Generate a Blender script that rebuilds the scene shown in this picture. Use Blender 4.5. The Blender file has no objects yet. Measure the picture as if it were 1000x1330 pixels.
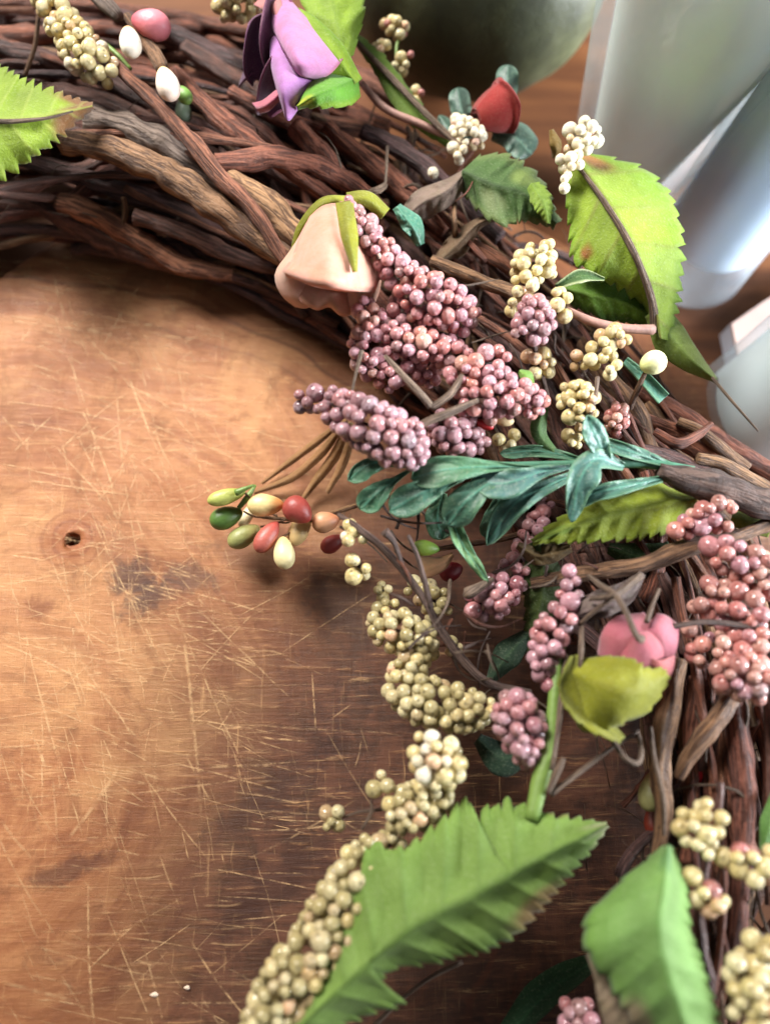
import bpy, math, random
import numpy as np
from mathutils import Vector, Matrix, Quaternion
from mathutils import noise as mnoise

random.seed(7)
rng = np.random.default_rng(7)
scene = bpy.context.scene
COL = scene.collection

# ------------------------------------------------------------------ camera
FPX, CX, CY, CAMH = 1003.0, 500.0, 665.0, 0.26
cam_loc = Vector((0, 0, CAMH))
nadir = Vector(((420 - CX) / FPX, -(980 - CY) / FPX, -1)).normalized()
cam_q = nadir.rotation_difference(Vector((0, 0, -1)))
cam_d = bpy.data.cameras.new('camera')
cam = bpy.data.objects.new('camera', cam_d)
COL.objects.link(cam)
cam.location = cam_loc
cam.rotation_mode = 'QUATERNION'
cam.rotation_quaternion = cam_q
cam_d.sensor_fit = 'HORIZONTAL'
cam_d.sensor_width = 36.0
cam_d.lens = 36.0 * FPX / 1000.0
cam_d.clip_start = 0.005
cam_d.clip_end = 30
cam_d.dof.use_dof = True
cam_d.dof.aperture_fstop = 5.6
scene.camera = cam


def P(x, y, h=0.0):
    """photo pixel + height above the board (mm) -> world point (m)"""
    d = cam_q @ Vector(((x - CX) / FPX, -(y - CY) / FPX, -1))
    return cam_loc + d * ((h / 1000.0 - CAMH) / d.z)


FWD = cam_q @ Vector((0, 0, -1))


def S(x, y, h=0.0):
    """metres per photo pixel at that point"""
    return (P(x, y, h) - cam_loc).dot(FWD) / FPX


cam_d.dof.focus_distance = (P(500, 560, 36) - cam_loc).dot(FWD)

# ------------------------------------------------------------------ light
world = bpy.data.worlds.new('World')
scene.world = world
world.use_nodes = True
bg = world.node_tree.nodes['Background']
bg.inputs[0].default_value = (0.93, 0.95, 1.0, 1)
bg.inputs[1].default_value = 0.145


def area(name, loc, target, size, power, color, spread=180):
    l = bpy.data.lights.new(name, 'AREA')
    l.shape = 'RECTANGLE'
    l.size, l.size_y = size
    l.energy = power
    l.color = color
    l.spread = math.radians(spread)
    o = bpy.data.objects.new(name, l)
    COL.objects.link(o)
    o.location = loc
    o.rotation_mode = 'QUATERNION'
    o.rotation_quaternion = (Vector(target) - Vector(loc)).to_track_quat('-Z', 'Y')
    return o


area('window_light', (-0.42, 0.74, 0.70), (0.0, 0.23, 0.0), (0.58, 0.44), 3.6, (1.0, 0.965, 0.915), 49)
area('side_window_light', (0.90, 0.16, 0.26), (0.20, 0.27, 0.04), (0.6, 0.5), 7.4, (0.90, 0.94, 1.0), 52)

scene.view_settings.view_transform = 'Standard'
scene.view_settings.look = 'None'
scene.view_settings.exposure = 0.0
scene.view_settings.gamma = 1.0
scene.view_settings.use_curve_mapping = False
scene.render.engine = 'CYCLES'
scene.cycles.use_denoising = True
scene.cycles.max_bounces = 10
scene.cycles.transparent_max_bounces = 16
scene.cycles.caustics_reflective = False
scene.cycles.sample_clamp_indirect = 6.0


# ------------------------------------------------------------------ helpers
def lin(r, g, b):
    def c(v):
        v /= 255.0
        return v / 12.92 if v <= 0.04045 else ((v + 0.055) / 1.055) ** 2.4
    return (c(r), c(g), c(b))


def c4(rgb):
    return (rgb[0], rgb[1], rgb[2], 1.0)


def mesh_obj(name, verts, faces, mat, parent=None, smooth=True, uvs=None, cols=None):
    me = bpy.data.meshes.new(name)
    me.from_pydata([tuple(v) for v in verts], [], faces)
    if smooth:
        me.polygons.foreach_set('use_smooth', [True] * len(me.polygons))
    if uvs is not None:
        ul = me.uv_layers.new(name='UVMap')
        li = np.empty(len(me.loops), dtype=np.int32)
        me.loops.foreach_get('vertex_index', li)
        ul.data.foreach_set('uv', np.asarray(uvs, dtype=np.float32)[li].ravel())
    if cols is not None:
        ca = me.color_attributes.new('tint', 'FLOAT_COLOR', 'POINT')
        cc = np.ones((len(verts), 4), dtype=np.float32)
        cc[:, :3] = cols
        ca.data.foreach_set('color', cc.ravel())
    me.update()
    if mat is not None:
        me.materials.append(mat)
    o = bpy.data.objects.new(name, me)
    COL.objects.link(o)
    if parent is not None:
        o.parent = parent
    return o


def thing(name, label, cat, loc, group=None):
    o = bpy.data.objects.new(name, None)
    COL.objects.link(o)
    o.empty_display_size = 0.01
    o.location = loc
    o['label'] = label
    o['category'] = cat
    if group:
        o['group'] = group
    return o


def tag(o, label, cat, group=None):
    o['label'] = label
    o['category'] = cat
    if group:
        o['group'] = group
    return o


def adopt(o, parent):
    """parent keeping world coordinates (parents are unrotated empties or meshes at the origin)"""
    o.parent = parent
    p = parent
    off = Vector((0, 0, 0))
    while p is not None:
        off += p.location
        p = p.parent
    o.matrix_parent_inverse = Matrix.Translation(-off)
    return o


def catmull(pts, n):
    """pts: list of equal length tuples -> n interpolated rows"""
    a = np.array(pts, dtype=float)
    m = len(a)
    if m == 2:
        t = np.linspace(0, 1, n)[:, None]
        return a[0] * (1 - t) + a[1] * t
    ext = np.vstack([2 * a[0] - a[1], a, 2 * a[-1] - a[-2]])
    seg = np.linalg.norm(np.diff(a[:, :2], axis=0), axis=1) + 1e-6
    cum = np.concatenate([[0], np.cumsum(seg)])
    cum /= cum[-1]
    out = []
    for t in np.linspace(0, 1, n):
        i = min(max(np.searchsorted(cum, t, side='right') - 1, 0), m - 2)
        u = (t - cum[i]) / (cum[i + 1] - cum[i])
        p0, p1, p2, p3 = ext[i:i + 4]
        out.append(0.5 * ((2 * p1) + (-p0 + p2) * u + (2 * p0 - 5 * p1 + 4 * p2 - p3) * u * u
                          + (-p0 + 3 * p1 - 3 * p2 + p3) * u ** 3))
    return np.array(out)


def tube(path, radii, sides=9, rough=0.0, seed=0.0, flat=1.0, twist=0.0):
    """verts, faces, uvs of a capped tube along world points"""
    path = [Vector(p) for p in path]
    n = len(path)
    verts, faces, uvs = [], [], []
    nrm = None
    L = 0.0
    for i, p in enumerate(path):
        t = (path[min(i + 1, n - 1)] - path[max(i - 1, 0)]).normalized()
        if nrm is None:
            nrm = t.orthogonal().normalized()
        nrm = (nrm - t * nrm.dot(t)).normalized()
        bn = t.cross(nrm)
        if i:
            L += (p - path[i - 1]).length
        for k in range(sides):
            a = 2 * math.pi * k / sides + twist * L
            d = nrm * math.cos(a) + bn * math.sin(a) * flat
            r = radii[i]
            if rough:
                q = p * 160 + d * 1.1 + Vector((seed, 0, 0))
                r *= 1 + rough * (mnoise.noise(q) + 0.7 * mnoise.noise(Vector((k * 1.7 + seed, L * 60, seed))))
            verts.append(p + d * r)
            uvs.append((k / sides, L))
    for i in range(n - 1):
        for k in range(sides):
            k2 = (k + 1) % sides
            faces.append((i * sides + k, i * sides + k2, (i + 1) * sides + k2, (i + 1) * sides + k))
    faces.append(tuple(reversed(range(sides))))
    faces.append(tuple(range((n - 1) * sides, n * sides)))
    return verts, faces, uvs


def tube_obj(name, pts, mat, parent, n=None, sides=8, rough=0.0, seed=None, flat=1.0, twist=0.0, rscale=1.0):
    """pts: (px, py, h_mm, r_px)"""
    n = n or max(4, 5 * len(pts))
    rows = catmull(pts, n)
    path = [P(r[0], r[1], r[2]) for r in rows]
    rad = [max(0.15, r[3]) * rscale * S(r[0], r[1], r[2]) for r in rows]
    v, f, u = tube(path, rad, sides, rough, random.random() * 50 if seed is None else seed, flat, twist)
    o = mesh_obj(name, v, f, mat, None, True, u)
    if parent is not None:
        adopt(o, parent)
    return o


# ------------------------------------------------------------------ materials
class NT:
    def __init__(self, name):
        self.m = bpy.data.materials.new(name)
        self.m.use_nodes = True
        self.t = self.m.node_tree
        self.t.nodes.clear()
        self.out = self.t.nodes.new('ShaderNodeOutputMaterial')

    def n(self, kind, **kw):
        nd = self.t.nodes.new('ShaderNode' + kind)
        for k, v in kw.items():
            if k.startswith('i_'):
                key = k[2:].replace('_', ' ')
                nd.inputs[key].default_value = v
            else:
                setattr(nd, k, v)
        return nd

    def l(self, a, b):
        self.t.links.new(a, b)

    def noise(self, vec, scale, detail=4, rough=0.55, dist=0.0):
        nd = self.n('TexNoise')
        nd.inputs['Scale'].default_value = scale
        nd.inputs['Detail'].default_value = detail
        nd.inputs['Roughness'].default_value = rough
        nd.inputs['Distortion'].default_value = dist
        if vec is not None:
            self.l(vec, nd.inputs['Vector'])
        return nd.outputs['Fac']

    def ramp(self, fac, stops, interp='LINEAR'):
        nd = self.n('ValToRGB')
        cr = nd.color_ramp
        cr.interpolation = interp
        while len(cr.elements) < len(stops):
            cr.elements.new(0.5)
        for e, (p, c) in zip(cr.elements, stops):
            e.position = p
            e.color = c4(c) if len(c) == 3 else c
        self.l(fac, nd.inputs[0])
        return nd.outputs['Color']

    def mix(self, fac, a, b, blend='MIX'):
        nd = self.n('Mix', data_type='RGBA', blend_type=blend)
        for i, v in ((0, fac), (6, a), (7, b)):
            if hasattr(v, 'is_linked'):
                self.l(v, nd.inputs[i])
            else:
                nd.inputs[i].default_value = v if not isinstance(v, tuple) else c4(v)
        return nd.outputs[2]

    def math(self, op, a, b=0.0, c=0.0, clamp=False):
        nd = self.n('Math', operation=op, use_clamp=clamp)
        for i, v in enumerate((a, b, c)):
            if hasattr(v, 'is_linked'):
                self.l(v, nd.inputs[i])
            else:
                nd.inputs[i].default_value = v
        return nd.outputs[0]

    def mrange(self, v, a, b, c=0.0, d=1.0):
        nd = self.n('MapRange', interpolation_type='SMOOTHSTEP')
        self.l(v, nd.inputs[0])
        for i, x in enumerate((a, b, c, d)):
            nd.inputs[i + 1].default_value = x
        return nd.outputs[0]

    def bump(self, h, strength, dist):
        nd = self.n('Bump')
        nd.inputs['Strength'].default_value = strength
        nd.inputs['Distance'].default_value = dist
        self.l(h, nd.inputs['Height'])
        return nd.outputs[0]

    def bsdf(self, color, rough=0.5, normal=None, **kw):
        b = self.n('BsdfPrincipled')
        if hasattr(color, 'is_linked'):
            self.l(color, b.inputs['Base Color'])
        else:
            b.inputs['Base Color'].default_value = c4(color)
        if hasattr(rough, 'is_linked'):
            self.l(rough, b.inputs['Roughness'])
        else:
            b.inputs['Roughness'].default_value = rough
        if normal is not None:
            self.l(normal, b.inputs['Normal'])
        for k, v in kw.items():
            b.inputs[k.replace('_', ' ')].default_value = v
        return b

    def done(self, b):
        self.l(b.outputs[0], self.out.inputs['Surface'])
        return self.m

    def vec(self, which='Object', scale=None, rot=None, loc=None):
        tc = self.n('TexCoord')
        v = tc.outputs[which]
        if scale is not None or rot is not None or loc is not None:
            mp = self.n('Mapping')
            if scale is not None:
                mp.inputs['Scale'].default_value = scale
            if rot is not None:
                mp.inputs['Rotation'].default_value = rot
            if loc is not None:
                mp.inputs['Location'].default_value = loc
            self.l(v, mp.inputs['Vector'])
            v = mp.outputs[0]
        return v


def berry_mat(name, stops, frost=(0.9, 0.85, 0.85), frost_amt=0.35, rough=0.38, dark=(0.2, 0.1, 0.1)):
    k = NT(name)
    oi = k.n('ObjectInfo')
    base = k.ramp(oi.outputs['Random'], stops)
    # offset the texture per object
    tc = k.n('TexCoord')
    add = k.n('VectorMath', operation='ADD')
    k.l(tc.outputs['Object'], add.inputs[0])
    cmb = k.n('CombineXYZ')
    k.l(k.math('MULTIPLY', oi.outputs['Random'], 37.0), cmb.inputs[0])
    k.l(cmb.outputs[0], add.inputs[1])
    v = add.outputs[0]
    m1 = k.noise(v, 1.3, 3, 0.6)
    col = k.mix(k.mrange(m1, 0.5, 0.8, 0.0, frost_amt), base, frost)
    col = k.mix(k.mrange(k.noise(v, 2.4, 4, 0.65), 0.56, 0.82, 0.0, 0.45), col, dark)
    # dark blossom-end scar
    dv = k.n('VectorMath', operation='DISTANCE')
    k.l(tc.outputs['Object'], dv.inputs[0])
    dv.inputs[1].default_value = (0, 0, 0.95)
    scar = k.math('ADD', dv.outputs['Value'], k.math('MULTIPLY', m1, 0.15))
    col = k.mix(k.mrange(scar, 0.34, 0.16, 0, 0.7), col, tuple(c * 0.45 for c in dark))
    nb = k.bump(k.noise(v, 5.0, 5, 0.65), 0.45, 0.15)
    b = k.bsdf(col, rough, nb)
    b.inputs['Coat Weight'].default_value = 0.9
    b.inputs['Coat Roughness'].default_value = 0.13
    b.inputs['Sheen Weight'].default_value = 0.05
    b.inputs['Subsurface Weight'].default_value = 0.0
    return k.done(b)


def twig_mat(name, stops, rough=0.7):
    k = NT(name)
    oi = k.n('ObjectInfo')
    tc = k.n('TexCoord')
    mp = k.n('Mapping')
    mp.inputs['Scale'].default_value = (9.0, 42.0, 1.0)
    k.l(tc.outputs['UV'], mp.inputs['Vector'])
    cmb = k.n('CombineXYZ')
    k.l(k.math('MULTIPLY', oi.outputs['Random'], 91.0), cmb.inputs[0])
    k.l(k.math('MULTIPLY', oi.outputs['Random'], 33.0), cmb.inputs[1])
    k.l(cmb.outputs[0], mp.inputs['Location'])
    v = mp.outputs[0]
    vo = tc.outputs['Object']
    base = k.ramp(oi.outputs['Random'], stops)
    strk = k.noise(v, 2.2, 6, 0.65, 0.6)
    fine = k.noise(vo, 900, 4, 0.65)
    big = k.noise(vo, 140, 4, 0.6)
    dk = k.mix(1.0, base, (0.30, 0.26, 0.25), 'MULTIPLY')
    lt = k.mix(0.45, base, (0.50, 0.42, 0.34))
    col = k.mix(k.mrange(strk, 0.43, 0.56), dk, base)
    col = k.mix(k.mrange(strk, 0.60, 0.78, 0, 0.55), col, lt)
    col = k.mix(k.mrange(big, 0.52, 0.72, 0, 0.55), col, dk)
    col = k.mix(k.mrange(fine, 0.60, 0.78, 0, 0.30), col, lt)
    hgt = k.math('ADD', k.math('MULTIPLY', strk, 1.0), k.math('MULTIPLY', fine, 0.35))
    nb = k.bump(hgt, 1.0, 0.0016)
    b = k.bsdf(col, k.mrange(fine, 0.3, 0.7, rough - 0.18, rough + 0.1), nb)
    return k.done(b)


def fabric_mat(name='leaf_fabric', trans=0.34, rough=0.66, weave=1250.0, fuzz=0.12):
    k = NT(name)
    at = k.n('Attribute', attribute_name='tint')
    vo = k.vec('Object')
    n1 = k.noise(vo, 190, 5, 0.65)
    n2 = k.noise(vo, weave, 3, 0.65)
    col = k.mix(k.mrange(n1, 0.35, 0.65, 0.0, 0.45), at.outputs['Color'],
                k.mix(1.0, at.outputs['Color'], (0.66, 0.72, 0.5), 'MULTIPLY'))
    col = k.mix(k.mrange(n2, 0.5, 0.75, 0.0, 0.28), col, k.mix(0.5, col, (0.7, 0.75, 0.5)))
    hgt = k.math('ADD', k.math('MULTIPLY', n2, 0.6), n1)
    nb = k.bump(hgt, 0.6, 0.0008)
    b = k.bsdf(col, rough, nb)
    b.inputs['Sheen Weight'].default_value = fuzz
    b.inputs['Specular IOR Level'].default_value = 0.35
    tr = k.n('BsdfTranslucent')
    k.l(col, tr.inputs['Color'])
    k.l(nb, tr.inputs['Normal'])
    mx = k.n('MixShader')
    mx.inputs[0].default_value = trans
    k.l(b.outputs[0], mx.inputs[1])
    k.l(tr.outputs[0], mx.inputs[2])
    k.l(mx.outputs[0], k.out.inputs['Surface'])
    return k.m


def plain_mat(name, col, rough=0.5, var=0.25, scale=220, bump=0.3, **kw):
    k = NT(name)
    vo = k.vec('Object')
    n1 = k.noise(vo, scale, 5, 0.6)
    d = tuple(c * 0.45 for c in col)
    cc = k.mix(k.mrange(n1, 0.4, 0.75, 0.0, var * 2), col, d)
    nb = k.bump(k.noise(vo, scale * 4, 4, 0.6), bump, 0.0006)
    return k.done(k.bsdf(cc, rough, nb, **kw))


MAT = {}
MAT['twig_red'] = twig_mat('twig_red_bark', [(0.0, lin(138, 80, 60)), (0.35, lin(156, 96, 70)), (0.7, lin(122, 72, 58)), (1.0, lin(168, 110, 78))])
MAT['twig_tan'] = twig_mat('twig_tan_bark', [(0.0, lin(150, 112, 78)), (0.5, lin(134, 98, 70)), (1.0, lin(168, 128, 88))])
MAT['twig_grey'] = twig_mat('twig_grey_bark', [(0.0, lin(122, 104, 92)), (1.0, lin(140, 122, 108))])
MAT['twig_dark'] = twig_mat('twig_dark_bark', [(0.0, lin(100, 66, 58)), (0.5, lin(120, 80, 66)), (1.0, lin(92, 66, 66))], 0.55)
MAT['dry'] = twig_mat('dried_stem', [(0.0, lin(132, 108, 88)), (1.0, lin(150, 128, 108))], 0.75)
MAT['dry_dark'] = twig_mat('dried_dark_stem', [(0.0, lin(104, 82, 72)), (1.0, lin(122, 98, 88))], 0.75)
MAT['stem_green'] = plain_mat('green_plastic_stem', lin(112, 138, 66), 0.45, 0.3)
MAT['stem_teal'] = plain_mat('teal_plastic_stem', lin(76, 124, 100), 0.4, 0.3)
MAT['stem_pink'] = plain_mat('pinkish_paper_stem', lin(168, 128, 116), 0.6, 0.3)
MAT['pink'] = berry_mat('pink_berry', [(0.0, lin(176, 108, 108)), (0.25, lin(200, 136, 136)), (0.5, lin(156, 92, 98)), (0.75, lin(200, 146, 156)), (1.0, lin(152, 112, 106))],
    lin(240, 208, 212), 0.6, 0.38, lin(112, 60, 62))
MAT['mauve'] = berry_mat('mauve_berry', [(0.0, lin(164, 114, 120)), (0.3, lin(186, 140, 148)), (0.6, lin(150, 104, 108)), (0.8, lin(178, 116, 116)), (1.0, lin(140, 114, 120))],
    lin(218, 194, 206), 0.6, 0.38, lin(92, 58, 62))
MAT['coral'] = berry_mat('coral_berry', [(0.0, lin(206, 134, 118)), (0.3, lin(186, 108, 102)), (0.6, lin(162, 106, 96)), (1.0, lin(214, 160, 142))],
    lin(244, 212, 202), 0.55, 0.40, lin(102, 58, 54))
MAT['cream'] = berry_mat('cream_berry', [(0.0, lin(222, 204, 142)), (0.35, lin(208, 186, 122)), (0.7, lin(230, 216, 166)), (0.9, lin(194, 168, 104)), (1.0, lin(222, 174, 134))],
    lin(246, 238, 206), 0.55, 0.38, lin(132, 110, 62))
MAT['white'] = berry_mat('white_berry', [(0.0, lin(240, 228, 192)), (0.6, lin(246, 236, 210)), (0.85, lin(232, 208, 160)), (1.0, lin(244, 196, 172))],
                         lin(252, 246, 232), 0.5, 0.36, lin(186, 160, 116))
MAT['tan'] = berry_mat('tan_berry', [(0.0, lin(192, 176, 122)), (0.4, lin(172, 156, 102)), (0.75, lin(208, 194, 146)), (1.0, lin(182, 148, 106))],
    lin(228, 216, 172), 0.5, 0.42, lin(106, 86, 52))
MAT['leaf'] = fabric_mat()
MAT['teal_leaf'] = fabric_mat('teal_leaf_plastic', 0.12, 0.38, 900.0, 0.05)
MAT['petal'] = fabric_mat('petal_foam', 0.18, 0.7, 3200.0, 0.3)


def pip_mat():
    k = NT('painted_bud')
    at = k.n('Attribute', attribute_name='tint')
    vo = k.vec('Object')
    n1 = k.noise(vo, 420, 4, 0.6)
    col = k.mix(k.mrange(n1, 0.48, 0.75, 0, 0.35), at.outputs['Color'], k.mix(1.0, at.outputs['Color'], (0.7, 0.62, 0.5), 'MULTIPLY'))
    b = k.bsdf(col, 0.45, k.bump(k.noise(vo, 900, 4, 0.65), 0.35, 0.0006))
    b.inputs['Coat Weight'].default_value = 0.12
    b.inputs['Coat Roughness'].default_value = 0.3
    return k.done(b)


MAT['pip'] = pip_mat()


def board_mat():
    k = NT('scratched_wood')
    vo = k.vec('Object')
    geo = vo
    sep = k.n('SeparateXYZ')
    k.l(vo, sep.inputs[0])
    warp = k.n('TexNoise')
    warp.inputs['Scale'].default_value = 9
    warp.inputs['Detail'].default_value = 3
    k.l(vo, warp.inputs['Vector'])
    wv = k.n('VectorMath', operation='SUBTRACT')
    k.l(warp.outputs['Color'], wv.inputs[0])
    wv.inputs[1].default_value = (0.5, 0.5, 0.5)
    sc = k.n('VectorMath', operation='SCALE')
    k.l(wv.outputs[0], sc.inputs[0])
    sc.inputs['Scale'].default_value = 0.055
    wp = k.n('VectorMath', operation='ADD')
    k.l(vo, wp.inputs[0])
    k.l(sc.outputs[0], wp.inputs[1])
    w = wp.outputs[0]

    def dist(c, src=w, sx=1.0, sy=1.0, rot=0.0):
        d = k.n('VectorMath', operation='SUBTRACT')
        k.l(src, d.inputs[0])
        d.inputs[1].default_value = (c[0], c[1], 0)
        mp = k.n('Mapping')
        mp.inputs['Rotation'].default_value = (0, 0, rot)
        mp2 = k.n('Mapping')
        mp2.inputs['Scale'].default_value = (1 / sx, 1 / sy, 0)
        k.l(d.outputs[0], mp.inputs['Vector'])
        k.l(mp.outputs[0], mp2.inputs['Vector'])
        ln = k.n('VectorMath', operation='LENGTH')
        k.l(mp2.outputs[0], ln.inputs[0])
        return ln.outputs['Value']
    rad = dist((-0.105, 0.0))
    # growth rings: streaks that follow arcs round the heart of the log
    sv = k.n('VectorMath', operation='SUBTRACT')
    k.l(w, sv.inputs[0])
    sv.inputs[1].default_value = (-0.105, 0.0, 0)
    sxy = k.n('SeparateXYZ')
    k.l(sv.outputs[0], sxy.inputs[0])
    ang = k.math('ARCTAN2', sxy.outputs[1], sxy.outputs[0])
    ringc = k.n('CombineXYZ')
    k.l(k.math('MULTIPLY', rad, 62.0), ringc.inputs[0])
    k.l(k.math('MULTIPLY', ang, 0.9), ringc.inputs[1])
    rings = k.noise(ringc.outputs[0], 1.6, 6, 0.66, 0.3)
    ringd = k.n('CombineXYZ')
    k.l(k.math('MULTIPLY', rad, 620.0), ringd.inputs[0])
    k.l(k.math('MULTIPLY', ang, 9.0), ringd.inputs[1])
    ringf = k.noise(ringd.outputs[0], 1.0, 4, 0.65, 0.4)
    cloud = k.noise(vo, 15, 5, 0.6, 0.8)
    cloud2 = k.noise(vo, 75, 7, 0.7, 0.6)
    f1 = k.noise(k.vec('Object', (36, 420, 1), (0, 0, 0.20)), 1.0, 6, 0.72, 0.5)
    f2 = k.noise(k.vec('Object', (480, 40, 1), (0, 0, -0.36)), 1.0, 6, 0.72, 0.5)
    f3 = k.noise(k.vec('Object', (60, 560, 1), (0, 0, -0.35)), 1.0, 5, 0.7, 0.4)
    col = k.ramp(rings, [(0.32, lin(126, 74, 45)), (0.48, lin(154, 98, 61)), (0.62, lin(174, 119, 77)), (0.78, lin(158, 100, 62))])
    col = k.mix(k.mrange(ringf, 0.50, 0.72, 0, 0.45), col, lin(128, 78, 46))
    col = k.mix(k.mrange(cloud, 0.46, 0.70, 0, 0.72), col, lin(196, 146, 97))
    col = k.mix(k.mrange(cloud2, 0.48, 0.70, 0, 0.7), col, lin(118, 74, 46))
    outer = k.mrange(rad, 0.150, 0.200)
    col = k.mix(k.math('MULTIPLY', outer, 0.80), col, k.mix(k.mrange(rings, 0.4, 0.6), lin(92, 50, 30), lin(132, 78, 46)))
    # brown figure on the right half, deepened by shade painted into the wood
    fig_shade = k.mrange(dist((0.050, -0.025), w, 0.115, 0.180, 0.40), 1.25, 0.50)
    col = k.mix(k.math('MULTIPLY', fig_shade, 0.93), col, k.mix(k.mrange(k.math('ADD', k.math('MULTIPLY', cloud2, 0.6), k.math('MULTIPLY', f3, 0.4)), 0.42, 0.58), lin(44, 24, 17), lin(82, 49, 34)))
    # pale worn fibres
    for ff, a, b, amt, cc in ((f1, 0.56, 0.72, 0.5, (232, 186, 132)), (f2, 0.58, 0.74, 0.42, (226, 178, 124)), (f3, 0.57, 0.72, 0.4, (224, 172, 116))):
        msk = k.math('MULTIPLY', k.mrange(ff, a, b, 0, amt), k.mrange(k.noise(vo, 26, 3, 0.5), 0.38, 0.6, 0.25, 1.0))
        col = k.mix(msk, col, lin(*cc))
    for ff, a, b in ((f1, 0.42, 0.28), (f3, 0.42, 0.28)):
        col = k.mix(k.mrange(ff, a, b, 0, 0.22), col, lin(112, 66, 36))
    # two bold growth rings near the upper rim
    for r0_, wd_, am_ in ((0.1725, 0.0016, 0.55), (0.1840, 0.0011, 0.35), (0.1600, 0.0009, 0.25)):
        dr = k.math('ABSOLUTE', k.math('SUBTRACT', k.math('ADD', rad, k.math('MULTIPLY', cloud2, 0.003)), r0_))
        col = k.mix(k.math('MULTIPLY', k.mrange(dr, wd_, wd_ * 0.2, 0, am_), k.mrange(cloud, 0.35, 0.5, 0.4, 1.0)), col, lin(84, 44, 26))
    # knot round the hole, stains
    kd = dist((HOLE.x, HOLE.y), vo)
    kdn = k.math('ADD', kd, k.math('MULTIPLY', cloud2, 0.004))
    col = k.mix(k.mrange(kdn, 0.016, 0.006, 0, 0.75), col, lin(138, 74, 38))
    kring = k.math('SINE', k.math('MULTIPLY', kdn, 1700.0))
    col = k.mix(k.math('MULTIPLY', k.mrange(kring, 0.2, 1.0, 0, 0.45), k.mrange(kdn, 0.022, 0.007)), col, lin(110, 56, 28))
    blotch = k.noise(vo, 150, 5, 0.7, 0.6)
    for (px, py, sx, sy, rot, cc, amt) in (
            (172, 750, 0.010, 0.008, 0.2, (76, 48, 38), 0.85), (195, 775, 0.012, 0.006, -0.5, (72, 48, 40), 0.8),
            (248, 752, 0.010, 0.007, 0.0, (92, 62, 46), 0.75), (50, 790, 0.006, 0.005, 0, (120, 70, 42), 0.8),
            (90, 1130, 0.016, 0.004, -0.3, (84, 48, 34), 0.75), (330, 1050, 0.022, 0.005, -0.55, (66, 40, 28), 0.7),
            (360, 1150, 0.026, 0.007, -0.65, (60, 34, 24), 0.7), (440, 790, 0.018, 0.010, 0.9, (70, 46, 34), 0.7),
            (330, 720, 0.020, 0.008, 0.2, (110, 74, 50), 0.6), (240, 640, 0.02, 0.01, 0, (150, 92, 54), 0.5)):
        q = P(px, py, 0)
        dd = k.math('ADD', dist((q.x, q.y), vo, sx, sy, rot), k.math('MULTIPLY', k.math('SUBTRACT', blotch, 0.5), 2.2))
        col = k.mix(k.mrange(dd, 1.15, 0.35, 0, amt), col, lin(*cc))
    hgt = k.math('ADD', k.math('MULTIPLY', f1, 0.8), k.math('ADD', k.math('MULTIPLY', f2, 0.8), k.math('MULTIPLY', f3, 0.8)))
    hgt = k.math('ADD', hgt, k.math('MULTIPLY', cloud2, 0.4))
    nb = k.bump(hgt, 0.40, 0.0009)
    b = k.bsdf(col, k.mrange(cloud2, 0.3, 0.7, 0.50, 0.68), nb)
    b.inputs['Specular IOR Level'].default_value = 0.35
    return k.done(b)


def scratch_mat():
    k = NT('pale_scratch')
    uv = k.n('TexCoord')
    sp = k.n('SeparateXYZ')
    k.l(uv.outputs['UV'], sp.inputs[0])
    across = k.math('ABSOLUTE', k.math('SUBTRACT', sp.outputs[0], 0.5))
    edge = k.mrange(across, 0.5, 0.05)
    ends = k.math('MULTIPLY', k.mrange(sp.outputs[1], 0.0, 0.18), k.mrange(sp.outputs[1], 1.0, 0.75))
    vo = uv.outputs['Object']
    brk = k.mrange(k.noise(vo, 260, 4, 0.7), 0.38, 0.60, 0.08, 1.0)
    at = k.n('Attribute', attribute_name='tint')
    sps = k.n('SeparateColor')
    k.l(at.outputs['Color'], sps.inputs[0])
    a = k.math('MULTIPLY', k.math('MULTIPLY', edge, ends), k.math('MULTIPLY', brk, sps.outputs[0]))
    b = k.bsdf(k.mix(k.noise(vo, 90, 2, 0.5), lin(240, 200, 150), lin(222, 172, 118)), 0.6)
    k.l(a, b.inputs['Alpha'])
    return k.done(b)


def table_mat():
    k = NT('brown_table_wood')
    v = k.vec('Object', (6, 60, 1), (0, 0, 0.5))
    g = k.noise(v, 1.0, 6, 0.65, 0.5)
    col = k.ramp(g, [(0.3, lin(70, 42, 26)), (0.5, lin(98, 60, 36)), (0.7, lin(120, 76, 44))])
    b = k.bsdf(col, 0.62, k.bump(g, 0.15, 0.001))
    b.inputs['Specular IOR Level'].default_value = 0.2
    return k.done(b)


# ------------------------------------------------------------------ setting: table
TZ = -22.0   # mm, table below the top of the board
s = 1.6
table = mesh_obj('table_top', [(-s, -s, TZ / 1000), (s, -s, TZ / 1000), (s, s, TZ / 1000), (-s, s, TZ / 1000),
                               (-s, -s, TZ / 1000 - 0.03), (s, -s, TZ / 1000 - 0.03), (s, s, TZ / 1000 - 0.03), (-s, s, TZ / 1000 - 0.03)],
                 [(0, 1, 2, 3), (7, 6, 5, 4), (0, 4, 5, 1), (1, 5, 6, 2), (2, 6, 7, 3), (3, 7, 4, 0)], table_mat(), None, False)
table['kind'] = 'structure'

# ------------------------------------------------------------------ wooden board
HOLE = P(93, 700, 0)


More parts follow.
